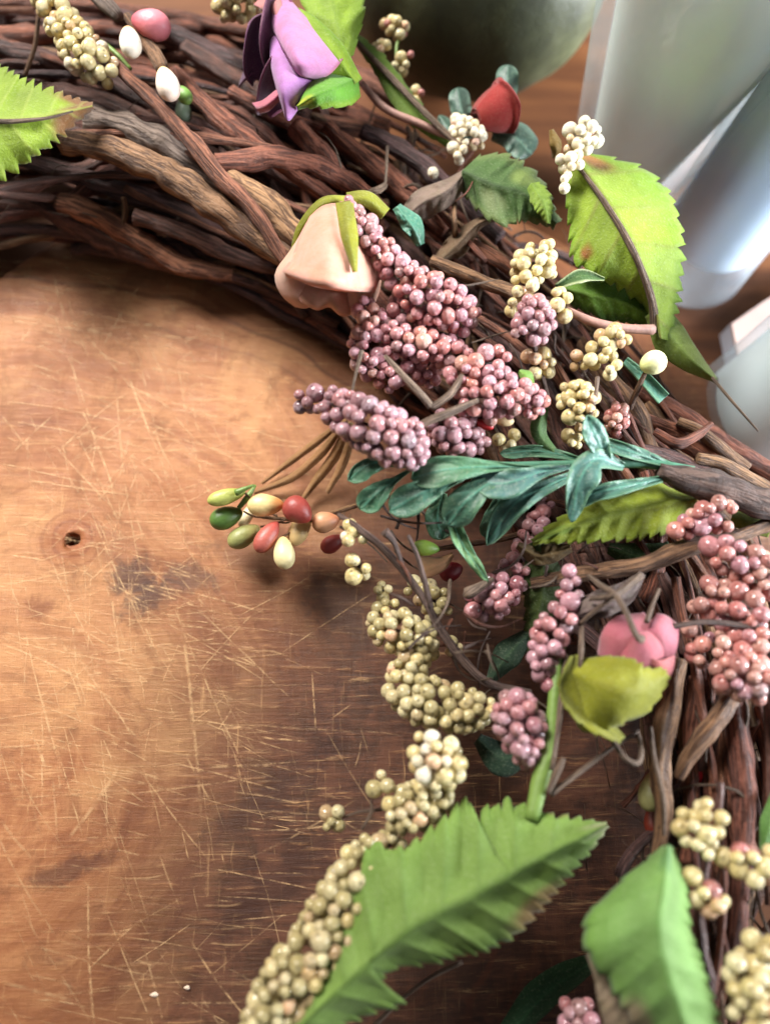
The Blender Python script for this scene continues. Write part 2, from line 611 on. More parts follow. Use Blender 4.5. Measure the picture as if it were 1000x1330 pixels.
def make_board():
    root = thing('wooden_board', 'round orange-brown wooden board, scratched all over, with one small dark hole', 'board', (0, 0, TZ / 1000))
    cx, cy, R = 0.002, 0.055, 0.172
    NA = 220
    bnd = []
    for i in range(NA):
        a = 2 * math.pi * i / NA
        # ray from the hole to the circle
        dx, dy = math.cos(a), math.sin(a)
        ox, oy = HOLE.x - cx, HOLE.y - cy
        bq = ox * dx + oy * dy
        t = -bq + math.sqrt(bq * bq - (ox * ox + oy * oy - R * R))
        t *= 1 + 0.012 * mnoise.noise(Vector((dx * 2.2, dy * 2.2, 3.1))) + 0.004 * mnoise.noise(Vector((dx * 9, dy * 9, 1.1)))
        bnd.append((dx, dy, t))
    verts, faces = [], []
    rings = []
    hr = 0.0029
    levels = [('h', -0.010, 0.75), ('h', -0.004, 0.86), ('h', -0.0008, 0.95), ('h', -0.0001, 1.06)]
    for (_, z, k) in levels:
        rings.append([(HOLE.x + dx * hr * k * (1 + 0.14 * mnoise.noise(Vector((dx * 2, dy * 2, 7)))),
                       HOLE.y + dy * hr * k * (0.82 + 0.14 * mnoise.noise(Vector((dx * 2, dy * 2, 9)))), z) for dx, dy, t in bnd])
    for q in np.linspace(0.04, 1, 46)[:-1] ** 1.15:
        row = []
        for dx, dy, t in bnd:
            x, y = HOLE.x + dx * t * q, HOLE.y + dy * t * q
            z = 0.0006 * mnoise.noise(Vector((x * 14, y * 14, 0.3))) - 0.0006
            row.append((x, y, z))
        rings.append(row)
    for (k, z) in ((0.992, -0.0008), (0.999, -0.0025), (1.004, -0.006), (1.003, -0.013), (0.998, -0.0205), (0.985, -0.022)):
        rings.append([(HOLE.x + dx * t * k, HOLE.y + dy * t * k, z + (0.0004 * mnoise.noise(Vector((dx * 11, dy * 11, z * 100))))) for dx, dy, t in bnd])
    for r in rings:
        verts += r
    for i in range(len(rings) - 1):
        for j in range(NA):
            j2 = (j + 1) % NA
            faces.append((i * NA + j, (i + 1) * NA + j, (i + 1) * NA + j2, i * NA + j2))
    faces.append(tuple(range(NA)))
    faces.append(tuple(reversed(range((len(rings) - 1) * NA, len(rings) * NA))))
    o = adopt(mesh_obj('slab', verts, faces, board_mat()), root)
    # knife scratches: pale raised wood fibre, too many to pick apart
    V, F, U, CL = [], [], [], []

    def scratch(x, y, ang, ln, wd, bend, alpha):
        n = 9
        base = len(V)
        px, py, a = x, y, ang
        for i in range(n):
            t = i / (n - 1)
            nx, ny = -math.sin(a), math.cos(a)
            wob = 0.0003 * mnoise.noise(Vector((px * 200, py * 200, ang)))
            for s2 in (-0.5, 0.5):
                X, Y = px + nx * (wd * 1.25 * s2 + wob), py + ny * (wd * 1.25 * s2 + wob)
                V.append((X, Y, 0.0006 * mnoise.noise(Vector((X * 14, Y * 14, 0.3))) - 0.0006 + 0.00018))
                U.append((s2 + 0.5, t))
                CL.append((alpha, alpha, alpha))
            px += math.cos(a) * ln / (n - 1)
            py += math.sin(a) * ln / (n - 1)
            a += bend / (n - 1)
        for i in range(n - 1):
            q = base + i * 2
            F.append((q, q + 2, q + 3, q + 1))
    R2 = random.Random(4)

    def dirs():
        r = R2.random()
        if r < 0.50:
            return R2.gauss(-0.14, 0.17)
        if r < 0.80:
            return R2.gauss(-1.20, 0.16)
        if r < 0.90:
            return R2.gauss(0.55, 0.35)
        return R2.uniform(-1.6, 1.6)
    for i in range(2000):
        px, py = R2.uniform(-40, 480), R2.uniform(330, 1330)
        if R2.random() > (1.0 if px < 260 else (0.4 if px < 340 else 0.10)) * (1.0 if py < 1000 else 0.28):
            continue
        q = P(px, py, 0)
        scratch(q.x, q.y, dirs(), R2.choice([0.008, 0.014, 0.02, 0.03, 0.045]) * R2.uniform(0.7, 1.3), R2.uniform(0.00025, 0.00085), R2.gauss(0, 0.2), R2.uniform(0.06, 0.62) ** 1.4)
    # the boldest ones, drawn between two photo points
    for (x0, y0, x1, y1, w_, al) in (
            (90, 410, 230, 570, .9, .8), (150, 480, 190, 760, .8, .7), (160, 490, 260, 700, .8, .8), (100, 520, 150, 660, 1.0, .8),
            (0, 520, 180, 560, .8, .7), (0, 545, 210, 590, .8, .7), (0, 600, 190, 640, .7, .7), (180, 540, 262, 580, 1.0, .9),
            (200, 510, 262, 582, .9, .8), (165, 485, 200, 580, 1.0, .9), (50, 330, 210, 395, .8, .7), (10, 390, 160, 440, .8, .5),
            (205, 600, 345, 565, .7, .6), (190, 650, 330, 605, .8, .6), (235, 790, 262, 1080, 1.6, .75), (228, 780, 247, 960, 1.2, .7),
            (0, 690, 130, 705, .7, .6), (30, 735, 230, 690, .9, .7), (0, 830, 210, 870, .9, .6), (60, 870, 350, 905, .8, .55),
            (200, 800, 350, 780, .7, .6), (170, 720, 250, 790, .8, .6), (20, 905, 130, 900, .8, .6), (110, 760, 190, 690, .7, .6),
            (40, 945, 62, 1000, 1.6, .8), (0, 1065, 45, 1120, 1.4, .7), (68, 1010, 76, 1095, 1.1, .6), (85, 1095, 160, 985, 1.8, .7),
            (90, 1090, 200, 1090, .8, .5), (0, 1040, 180, 1025, .9, .6), (100, 1060, 210, 1090, .8, .5), (240, 980, 276, 1045, 1.1, .6),
            (0, 1275, 100, 1300, 1.5, .6), (0, 1150, 110, 1150, .9, .5), (180, 1030, 360, 1005, .9, .5), (20, 620, 190, 645, .8, .7),
            (230, 470, 245, 560, .9, .7), (60, 565, 180, 690, .8, .7), (250, 610, 290, 660, .9, .7), (0, 760, 120, 735, .8, .6),
            (10, 720, 60, 728, 1.0, .8), (120, 950, 210, 1000, .7, .5), (75, 430, 120, 560, .9, .6), (35, 470, 130, 500, .8, .6)):
        a0, a1 = P(x0, y0, 0), P(x1, y1, 0)
        d = a1 - a0
        b = R2.gauss(0, 0.12)
        scratch(a0.x, a0.y, math.atan2(d.y, d.x) - b / 2, d.length, w_ * 0.00080, b, al * (0.8 if max(x0, x1) < 230 and y0 < 1000 else 0.5))
    sc = adopt(mesh_obj('scratch_marks', V, F, scratch_mat(), None, True, U, CL), root)
    sc['kind'] = 'stuff'
    # two small pale chips near the bottom edge
    for i, (px, py, w_) in enumerate(((200, 1293, 0.0009), (243, 1284, 0.0007))):
        q = P(px, py, 0)
        vv, ff = [], []
        for kx in range(10):
            a = 2 * math.pi * kx / 10
            rr = w_ * (0.8 + 0.4 * R2.random())
            vv.append((q.x + math.cos(a) * rr * 1.3, q.y + math.sin(a) * rr * 0.8, -0.0002))
        for kx in range(10):
            vv.append((q.x + (vv[kx][0] - q.x) * 0.5, q.y + (vv[kx][1] - q.y) * 0.5, 0.0003))
        ff = [(kx, (kx + 1) % 10, 10 + (kx + 1) % 10, 10 + kx) for kx in range(10)] + [tuple(range(10, 20))]
        adopt(mesh_obj('chip', vv, ff, MAT_CHIP), root)
    return root


MAT_CHIP = plain_mat('pale_chip', lin(214, 190, 166), 0.6, 0.2)
make_board()

# ------------------------------------------------------------------ glass candle tumblers and other things on the table


def lathe(profile, n=48):
    """closed profile list of (r, z) -> verts, faces about the z axis"""
    verts, faces = [], []
    m = len(profile)
    for (r, z) in profile:
        for k in range(n):
            a = 2 * math.pi * k / n
            verts.append((r * math.cos(a), r * math.sin(a), z))
    for i in range(m - 1):
        for k in range(n):
            k2 = (k + 1) % n
            faces.append((i * n + k, i * n + k2, (i + 1) * n + k2, (i + 1) * n + k))
    return verts, faces


def glass_mat(name, col, rough=0.03):
    # thin clear glass: lets most light straight through, mirrors the room at its Fresnel rate
    k = NT(name)
    tr = k.n('BsdfTransparent')
    tr.inputs['Color'].default_value = c4(col)
    gl = k.n('BsdfGlossy')
    gl.inputs['Roughness'].default_value = rough
    fr = k.n('Fresnel')
    fr.inputs['IOR'].default_value = 1.48
    df = k.n('BsdfDiffuse')
    df.inputs['Color'].default_value = (0.80, 0.90, 0.97, 1)
    tl_ = k.n('BsdfTranslucent')
    tl_.inputs['Color'].default_value = (0.80, 0.90, 0.97, 1)
    m0 = k.n('MixShader')
    m0.inputs[0].default_value = 0.5
    k.l(df.outputs[0], m0.inputs[1])
    k.l(tl_.outputs[0], m0.inputs[2])
    m1 = k.n('MixShader')
    m1.inputs[0].default_value = 0.22  # pale blue haze stands in for the bright reflection along the glass walls
    k.l(tr.outputs[0], m1.inputs[1])
    k.l(m0.outputs[0], m1.inputs[2])
    mx = k.n('MixShader')
    geo = k.n('NewGeometry')
    front = k.math('SUBTRACT', 1.0, geo.outputs['Backfacing'])
    k.l(k.math('MULTIPLY', k.math('MULTIPLY', fr.outputs[0], 0.55), front), mx.inputs[0])
    k.l(m1.outputs[0], mx.inputs[1])
    k.l(gl.outputs[0], mx.inputs[2])
    k.l(mx.outputs[0], k.out.inputs['Surface'])
    return k.m


def wax_mat(name, col, rough=0.45, sss=False):
    k = NT(name)
    n1 = k.noise(k.vec('Object'), 30, 4, 0.6)
    c = k.mix(k.mrange(n1, 0.4, 0.7, 0, 0.5), col, tuple(x * 0.86 for x in col))
    b = k.bsdf(c, rough, k.bump(n1, 0.1, 0.002))
    if sss:
        b.inputs['Subsurface Weight'].default_value = 0.85
        b.inputs['Subsurface Radius'].default_value = (1.0, 0.92, 0.82)
        b.inputs['Subsurface Scale'].default_value = 0.012
    return k.done(b)


GLASS = glass_mat('clear_glass', (0.95, 0.975, 0.975))


def tumbler(px, py, rb, rt, h, wall, foot, wax_h, wax, label, wick=True):
    base = P(px, py, TZ)
    root = thing('candle_glass', label, 'candle', base, 'glass candles on the table')
    o_r = lambda z: rb + (rt - rb) * (z / h)
    prof = [(0.0005, 0.0005), (rb * 0.82, 0.0005), (rb * 0.94, 0.0012), (rb, 0.004)]
    for z in np.linspace(0.012, h, 8):
        prof.append((o_r(z), z))
    prof += [(o_r(h) - wall * 0.35, h + wall * 0.4), (o_r(h) - wall, h)]
    for z in np.linspace(h - 0.004, foot + 0.006, 8):
        prof.append((o_r(z) - wall, z))
    prof += [(o_r(foot) - wall * 1.3, foot + 0.0025), (o_r(foot) - wall * 2.2, foot + 0.0004), (0.0005, foot)]
    v, f = lathe(prof)
    mesh_obj('glass', v, f, GLASS, root)
    g = 0.0005
    prof = [(0.0005, foot + g), (o_r(foot) - wall * 2.3, foot + 0.0004 + g), (o_r(foot) - wall * 1.4, foot + 0.003)]
    for z in np.linspace(foot + 0.007, wax_h, 6):
        prof.append((o_r(z) - wall - g, z))
    prof += [(o_r(wax_h) - wall - 0.004, wax_h - 0.001), (0.0005, wax_h - 0.0015)]
    v, f = lathe(prof)
    mesh_obj('wax', v, f, wax, root)
    if wick:
        v, f, u = tube([(0, 0, wax_h - 0.002), (0.0005, 0, wax_h + 0.006), (0.002, 0.001, wax_h + 0.011)], [0.0009] * 3, 7)
        mesh_obj('wick', v, f, MAT['twig_dark'], root, True, u)
    return root


tumbler(786, 268, 0.0185, 0.0500, 0.165, 0.0066, 0.006, 0.158, wax_mat('beige_wax', lin(250, 242, 230), 0.45, True),
        'tall clear glass filled with beige wax, left of the bluish-tinted one')
tumbler(893, 346, 0.0235, 0.0190, 0.150, 0.0028, 0.020, 0.140, wax_mat('blue_lit_wax', lin(222, 230, 248), 0.45, True),  # white wax; the bluish window light is put into its colour
        'clear glass with thick foot holding white wax tinted by painted bluish light, at the right edge')
tumbler(980, 558, 0.0320, 0.0270, 0.090, 0.0035, 0.006, 0.084, wax_mat('white_wax', lin(250, 250, 248), 0.45, False),
        'bright white candle in clear glass, partly behind the twigs at right')


def card():
    h0, h1 = TZ, TZ + 9
    top = [(948, 421), (990, 392), (1085, 335), (1110, 470), (962, 490)]
    vs = [P(x, y, h1) for x, y in top]
    n = len(vs)
    vs += [Vector((v.x, v.y, h0 / 1000)) for v in vs]
    cen = sum(vs[:n], Vector()) / n
    fs = [tuple(reversed(range(n)))] + [(i, (i + 1) % n, n + (i + 1) % n, n + i) for i in range(n)]
    root = thing('paper_block', 'pale pink block with white sides between two glasses at right', 'paper block', (0, 0, TZ / 1000))
    adopt(mesh_obj('side', vs, fs[1:], wax_mat('white_paper', lin(206, 212, 226)), None, False), root)
    t2 = [v + (cen - v) * 0.02 + Vector((0, 0, 0.0006)) for v in vs[:n]]
    adopt(mesh_obj('cover', [v - Vector((0, 0, 0.0006)) for v in vs[:n]] + t2,
                   [tuple(reversed(range(n, 2 * n)))] + [(i, n + i, n + (i + 1) % n, (i + 1) % n) for i in range(n)],
                   wax_mat('pink_paper', lin(196, 168, 156)), None, False), root)


card()


def gourd():
    base = P(590, 74, TZ)
    r = 0.058
    root = thing('gourd', 'large dull dark green gourd at the back, behind the red rosebud', 'gourd', base)
    vs, fs = [], []
    nu, nv = 96, 40
    for j in range(nv + 1):
        th = math.pi * (0.02 + 0.96 * j / nv)
        for i in range(nu):
            a = 2 * math.pi * i / nu
            rib = 1 - 0.02 * abs(math.sin(a * 5)) ** 6 * math.sin(th)
            dip = 1 - 0.25 * math.exp(-(th / 0.35) ** 2)
            rr = r * rib * math.sin(th) * (1 + 0.03 * mnoise.noise(Vector((math.cos(a) * 2, math.sin(a) * 2, th))))
            vs.append((rr * math.cos(a), rr * math.sin(a), r * 0.85 + r * 0.85 * math.cos(th) * dip))
    for j in range(nv):
        for i in range(nu):
            i2 = (i + 1) % nu
            fs.append((j * nu + i, (j + 1) * nu + i, (j + 1) * nu + i2, j * nu + i2))
    fs.append(tuple(range(nu)))
    fs.append(tuple(reversed(range(nv * nu, (nv + 1) * nu))))
    k = NT('dark_green_skin')
    vo = k.vec('Object')
    n1 = k.noise(vo, 45, 5, 0.65)
    col = k.ramp(n1, [(0.35, lin(44, 48, 30)), (0.55, lin(62, 66, 42)), (0.75, lin(82, 86, 58))])
    m = k.done(k.bsdf(col, 0.55, k.bump(k.noise(vo, 300, 4, 0.6), 0.3, 0.001)))
    mesh_obj('skin', vs, fs, m, root)
    v, f, u = tube([(0, 0, r * 1.38), (0.002, 0, r * 1.55), (0.007, 0.003, r * 1.75)], [0.006, 0.0045, 0.005], 9, 0.2)
    mesh_obj('stem', v, f, MAT['dry'], root, True, u)


gourd()

# ------------------------------------------------------------------ twig wreath
WC = Vector((-0.109, -0.008))
WR = 0.227
wreath = thing('twig_wreath', 'big wreath of brown interlaced twigs lying round the wooden board', 'wreath', (WC.x, WC.y, 0))


def twig(pts, mat, rough=0.30, name='twig', n=None, sides=10, flat=1.0):
    return tube_obj(name, pts, MAT[mat], wreath, n or max(14, 12 * len(pts)), 12, rough, None, flat, 0.0, 0.80)


HAND = [
    ([(80, 182, 40, 19), (150, 195, 41, 21), (220, 228, 42, 24), (290, 275, 41, 22), (345, 318, 38, 20), (410, 360, 34, 17)], 'twig_tan'),
    ([(118, 48, 48, 5), (165, 98, 50, 10), (205, 135, 50, 11), (245, 178, 50, 13), (285, 228, 48, 14), (330, 275, 45, 12), (372, 340, 40, 10)], 'twig_red'),
    ([(118, 158, 38, 25), (160, 165, 40, 24), (205, 185, 40, 24), (262, 222, 36, 16), (300, 250, 34, 12)], 'twig_grey'),
    ([(228, 92, 40, 10), (262, 130, 42, 14), (300, 165, 42, 15), (350, 200, 40, 14), (410, 245, 36, 14), (470, 285, 30, 12)], 'twig_red'),
    ([(280, 210, 43, 15), (330, 207, 43, 17), (390, 208, 42, 16), (450, 235, 38, 15), (500, 275, 34, 12)], 'twig_red'),
    ([(-30, 258, 18, 14), (50, 268, 16, 16), (120, 300, 14, 20), (200, 335, 12, 18), (290, 356, 10, 14)], 'twig_dark'),
    ([(75, 262, 24, 16), (125, 278, 22, 18), (180, 312, 18, 17), (240, 345, 14, 16), (302, 356, 12, 12)], 'twig_red'),
    ([(175, 280, 26, 13), (235, 300, 24, 15), (300, 330, 20, 14), (372, 352, 16, 11)], 'twig_dark'),
    ([(-20, 190, 30, 14), (60, 215, 28, 14), (130, 238, 26, 15), (220, 268, 24, 16), (330, 318, 20, 14)], 'twig_dark'),
    ([(-20, 60, 30, 13), (60, 75, 30, 14), (140, 105, 30, 14), (230, 150, 30, 15), (320, 200, 28, 14)], 'twig_dark'),
    ([(-20, 110, 28, 12), (90, 120, 28, 13), (180, 150, 28, 14), (280, 200, 26, 14)], 'twig_dark'),
    ([(295, 238, 42, 20), (335, 262, 42, 26), (372, 295, 40, 24), (400, 330, 36, 18)], 'twig_tan'),
    ([(385, 165, 38, 16), (420, 205, 38, 18), (455, 245, 34, 16), (500, 300, 28, 14)], 'twig_red'),
    ([(425, 165, 36, 14), (470, 205, 36, 16), (520, 245, 34, 16), (580, 300, 30, 14)], 'twig_red'),
    ([(470, 170, 34, 12), (530, 200, 34, 14), (590, 250, 32, 14), (650, 310, 30, 13)], 'twig_dark'),
    ([(300, 120, 34, 12), (360, 150, 34, 13), (430, 180, 32, 13), (510, 230, 30, 13)], 'twig_red'),
    ([(240, 60, 30, 12), (320, 110, 30, 14), (400, 150, 30, 14)], 'twig_dark'),
    ([(150, 20, 30, 12), (230, 45, 30, 13), (320, 90, 30, 13)], 'twig_dark'),
    ([(560, 338, 42, 9), (620, 362, 44, 11), (668, 380, 44, 11), (720, 400, 42, 9)], 'twig_tan'),
    ([(610, 315, 38, 10), (650, 340, 38, 12), (690, 365, 36, 11)], 'twig_red'),
    ([(590, 262, 44, 5), (590, 285, 46, 5), (591, 305, 40, 5)], 'twig_tan'),
    ([(160, 256, 30, 4), (163, 272, 26, 5), (160, 292, 22, 5)], 'twig_tan'),
    ([(690, 758, 34, 10), (760, 745, 40, 13), (830, 735, 46, 14), (890, 712, 48, 14), (950, 700, 48, 12), (1030, 668, 46, 11)], 'twig_tan'),
    ([(880, 858, 40, 14), (868, 920, 42, 18), (858, 990, 42, 17), (862, 1060, 38, 13), (850, 1130, 32, 11)], 'twig_tan'),
    ([(965, 880, 44, 13), (932, 935, 46, 15), (900, 975, 44, 13), (880, 1010, 40, 9)], 'twig_tan'),
    ([(905, 880, 36, 11), (895, 960, 36, 12), (900, 1040, 34, 11), (890, 1120, 30, 11)], 'twig_red'),
    ([(925, 930, 34, 15), (930, 1010, 34, 17), (925, 1100, 32, 16), (915, 1180, 30, 14)], 'twig_red'),
    ([(950, 880, 40, 15), (962, 980, 40, 18), (968, 1060, 40, 18), (960, 1160, 36, 16), (950, 1260, 32, 14)], 'twig_red'),
    ([(1000, 880, 42, 14), (1006, 980, 42, 14), (1010, 1080, 42, 14)], 'twig_dark'),
    ([(820, 540, 30, 12), (870, 560, 30, 16), (925, 595, 30, 16), (1010, 650, 30, 16)], 'twig_red'),
    ([(830, 505, 24, 13), (880, 535, 24, 15), (930, 570, 24, 16), (1010, 620, 24, 15)], 'twig_red'),
    ([(800, 585, 36, 10), (850, 590, 36, 14), (905, 612, 36, 16), (960, 640, 34, 16), (1020, 670, 34, 14)], 'twig_dark'),
    ([(850, 560, 38, 6), (880, 575, 40, 9), (905, 565, 40, 7), (925, 550, 40, 4)], 'twig_red'),
    ([(880, 548, 34, 9), (912, 562, 36, 10), (940, 585, 34, 10), (970, 608, 32, 9)], 'twig_tan'),
    ([(905, 595, 38, 10), (938, 603, 38, 12), (975, 622, 36, 11), (1010, 640, 34, 10)], 'twig_tan'),
    ([(720, 790, 26, 12), (790, 850, 26, 14), (860, 940, 26, 14), (880, 1060, 24, 13)], 'twig_dark'),
    ([(640, 640, 22, 12), (720, 720, 22, 14), (800, 800, 22, 15), (860, 900, 20, 14)], 'twig_dark'),
    ([(860, 745, 36, 8), (880, 790, 36, 10), (890, 850, 34, 10)], 'twig_dark'),
]
for pts, m in HAND:
    twig(pts, m)
# the paper-wrapped thick twig that carries the teal sprig
tube_obj('wrapped_branch', [(855, 612, 52, 11), (890, 622, 52, 17), (935, 634, 52, 21), (985, 652, 50, 21), (1060, 672, 48, 20)], MAT['dry_dark'], wreath, 40, 12, 0.28, 3.3)
# fill: interlaced twigs along the ring
R3 = random.Random(11)
for i in range(300):
    a0 = math.radians(R3.uniform(-20, 112) if i < 150 or i >= 190 else R3.uniform(72, 118))
    span = math.radians(R3.uniform(14, 44))
    sgn = 1 if R3.random() < 0.5 else -1
    lay = R3.random()
    h0 = 4 + 26 * lay
    off0 = R3.uniform(-0.034, 0.040) if i < 150 or i >= 190 else R3.uniform(0.03, 0.072)
    off1 = max(-0.036, min(0.042 if i < 150 or i >= 190 else 0.075, off0 + R3.gauss(0, 0.024)))
    if a0 < 0.45:
        off0, off1 = max(off0, -0.012), max(off1, -0.012)
    rr = R3.uniform(0.0014, 0.0036) if i < 190 else R3.uniform(0.0007, 0.0018)
    if i >= 190:
        h0 = R3.uniform(14, 40)
    n = 24
    path, rad = [], []
    ph = R3.uniform(0, 6)
    kn = R3.uniform(0.1, 0.9)
    for j in range(n):
        t = j / (n - 1)
        a = a0 + sgn * span * (t - 0.5)
        # the ring is lower at its inner and outer margins
        off = off0 + (off1 - off0) * t + 0.003 * math.sin(ph + t * 5)
        prof = max(0.15, 1 - (off / (0.046 if i < 150 or i >= 190 else 0.090)) ** 2)
        h = 0.004 + (h0 * prof + 2.5 * math.sin(ph * 2 + t * 4)) / 1000
        rd = WR + off
        wig = rr * 0.9 * mnoise.noise(Vector((t * 7, i * 3.1, 0)))
        path.append((WC.x + (rd + wig) * math.cos(a), WC.y + (rd + wig) * math.sin(a), max(0.004, h + rr * 0.8 * mnoise.noise(Vector((t * 7, i * 1.7, 5))))))
        rad.append(rr * (1.0 - 0.35 * t) * (1 + 0.35 * math.exp(-((t - kn) / 0.035) ** 2) + 0.28 * math.exp(-((t - (kn + 0.37) % 1.0) / 0.03) ** 2)))
    v, f, u = tube(path, rad, 9, 0.30, R3.random() * 60)
    o = mesh_obj('twig', v, f, MAT[R3.choice(['twig_red', 'twig_dark', 'twig_dark', 'twig_red', 'twig_tan'])], None, True, u)
    adopt(o, wreath)

# short broken ends lying across the strands
for i in range(70):
    a0 = math.radians(R3.uniform(-15, 108))
    rd = WR + R3.uniform(-0.026, 0.040)
    h0 = R3.uniform(0.016, 0.036) * max(0.4, 1 - ((rd - WR) / 0.055) ** 2)
    td = a0 + math.pi / 2 + R3.choice([-1, 1]) * R3.uniform(0.25, 0.9)
    ln = R3.uniform(0.012, 0.045)
    rr = R3.uniform(0.0009, 0.0030)
    n = 12
    path, rad = [], []
    kn, bend = R3.uniform(0.2, 0.8), R3.gauss(0, 0.35)
    for j in range(n):
        t = j / (n - 1)
        q = Vector((WC.x + rd * math.cos(a0), WC.y + rd * math.sin(a0), h0))
        q += Vector((math.cos(td + bend * t), math.sin(td + bend * t), 0)) * ln * (t - 0.5)
        q.z += 0.004 * (t - 0.5) + rr * 0.6 * mnoise.noise(Vector((t * 6, i, 2)))
        path.append(q)
        rad.append(rr * (1.1 - 0.4 * t) * (1 + 0.4 * math.exp(-((t - kn) / 0.06) ** 2)))
    v, f, u = tube(path, rad, 8, 0.30, R3.random() * 60)
    adopt(mesh_obj('twig', v, f, MAT[R3.choice(['twig_red', 'twig_dark', 'twig_tan', 'twig_red'])], None, True, u), wreath)


# ------------------------------------------------------------------ leaves
def leaf_mesh(name, rib, wl, wr, cfun, mat, parent, teeth=0, tooth=0.0, lift=(0, 0), quilt=0.0, nv=7, N=None, M=9, round_tip=False, slant=None, thick=0.22, droop=0.0, seed=1.0, wav=0.0):
    """rib: (px,py,h) list base->tip; wl/wr half widths in px at even t (left/right of the direction of travel in the photo);
    cfun(t, v, vein) -> linear rgb; lift: mm height of the left/right edge over the rib"""
    N = N or (max(40, teeth * 7) if teeth else 36)
    rows = catmull(rib, N)
    tt = np.linspace(0, 1, N)
    def widths(w):
        if isinstance(w[0], tuple):
            return np.interp(tt, [q[0] for q in w], [q[1] for q in w])
        return np.interp(tt, np.linspace(0, 1, len(w)), w)
    wl_i, wr_i = widths(wl), widths(wr)

    def smooth(a):
        k = max(1, N // (len(wl) * 2))
        ker = np.ones(k) / k
        pad = np.concatenate([np.full(k, a[0]), a, np.full(k, a[-1])])
        return np.convolve(pad, ker, 'same')[k:-k]
    if not isinstance(wl[0], tuple):
        wl_i, wr_i = smooth(wl_i), smooth(wr_i)
    if round_tip:
        k_ = np.sqrt(np.clip(1 - (np.clip(tt - 0.80, 0, 1) / 0.20) ** 2, 0, 1))
        wl_i, wr_i = wl_i * k_, wr_i * k_
    if slant is None:
        slant = 0.42 if teeth else 0.0
    plen = float(np.sum(np.linalg.norm(np.diff(rows[:, :2], axis=0), axis=1)))
    verts, faces, cols = [], [], []
    vs = np.linspace(-1, 1, 2 * M + 1)
    for i in range(N):
        t = tt[i]
        x, y, h = rows[i]
        d = rows[min(i + 1, N - 1)][:2] - rows[max(i - 1, 0)][:2]
        d = d / (np.linalg.norm(d) + 1e-9)
        nx, ny = d[1], -d[0]     # left of travel (screen, y down)
        for v in vs:
            av = abs(v)
            side = 0 if v < 0 else 1
            w = wl_i[i] if v < 0 else wr_i[i]
            if slant:
                w0 = w
                tq = min(1.0, t + slant * w0 * av / plen)
                w = np.interp(tq, tt, wl_i if v < 0 else wr_i)
            if teeth:
                q_ = t * teeth + (0.0 if v < 0 else 0.45) + 0.5 * mnoise.noise(Vector((t * 5, seed, side)))
                saw = (q_ % 1.0) ** 0.75
                amp = 0.75 + 0.7 * mnoise.noise(Vector((math.floor(q_) * 0.77, seed * 3, side * 5)))
                w = w + sstep(av, 0.72, 1.0) * (tooth * (saw - 0.55) * amp * min(1.0, w / (tooth * 2 + 1e-6)) + tooth * 0.10 * mnoise.noise(Vector((q_ * 5, seed, side))))
            w = max(w, 0.6)
            phase = t * nv - av * (0.25 if slant else 0.9) + (0.35 if v > 0 else 0)
            fr = phase - math.floor(phase)
            vein = max(0.0, 1 - abs(fr - 0.5) / 0.085) * (av > 0.03) * (1 - 0.5 * av)
            mid = max(0.0, 1 - av / 0.06)
            q = quilt * (abs(fr - 0.5) * 2) ** 0.7 * min(1.0, av * 3) * (1 - 0.4 * av) * 1.0
            hh = h + lift[side] * av ** 1.5 - q * 1.35 - 0.5 * quilt * mid * -1
            hh += droop * t * t
            hh += wav * av * mnoise.noise(Vector((t * 4 + seed, v * 1.2, seed)))
            off = w * v
            fwd = slant * w * av
            px = x + nx * (-off) + d[0] * fwd
            py = y + ny * (-off) + d[1] * fwd
            verts.append(P(px, py, hh))
            cols.append(cfun(t, v, max(vein * 0.7, mid)))
    K = 2 * M + 1
    for i in range(N - 1):
        for j in range(K - 1):
            faces.append((i * K + j, (i + 1) * K + j, (i + 1) * K + j + 1, i * K + j + 1))
    o = mesh_obj(name, verts, faces, mat, None, True, None, cols)
    md = o.modifiers.new('thickness', 'SOLIDIFY')
    md.thickness = thick / 1000
    md.offset = -1
    if parent is not None:
        adopt(o, parent)
    return o


def mixc(a, b, t):
    t = max(0.0, min(1.0, t))
    return tuple(x * (1 - t) + y * t for x, y in zip(a, b))


def sstep(x, a, b):
    t = max(0.0, min(1.0, (x - a) / (b - a)))
    return t * t * (3 - 2 * t)


def green(base, vein, tip=None, tip_at=0.8, edge=None, edge_amt=0.5, spots=(), seed=0.0):
    B, Vn = lin(*base), lin(*vein)
    T = lin(*tip) if tip else None
    E = lin(*edge) if edge else None

    def f(t, v, vein_):
        nz = mnoise.noise(Vector((t * 3 + seed, v * 2, seed)))
        c = mixc(B, tuple(x * 0.72 for x in B), 0.5 + nz)
        if E:
            c = mixc(c, E, edge_amt * sstep(abs(v) + 0.25 * nz, 0.55, 1.0))
        for (st, sv, sr, sc, am) in spots:
            d = math.hypot((t - st), (v - sv) * 0.35)
            c = mixc(c, lin(*sc), am * sstep(sr - d + 0.04 * nz, 0.0, sr * 0.6))
        if T:
            c = mixc(c, T, sstep(t + 0.18 * nz + 0.06 * abs(v), tip_at, tip_at + 0.14))
        return mixc(c, Vn, 0.75 * vein_)
    return f


def single_leaf(name, label, rib, wl, wr, cfun, stem=None, group='fabric leaves on the wreath', mat='leaf', **kw):
    base = P(*rib[0])
    root = thing(name, label, 'leaf', base, group)
    leaf_mesh('blade', rib, wl, wr, cfun, MAT[mat], root, **kw)
    if stem:
        for s_, m_ in stem:
            tube_obj('stem', s_, MAT[m_], root, None, 8, 0.12)
    return root


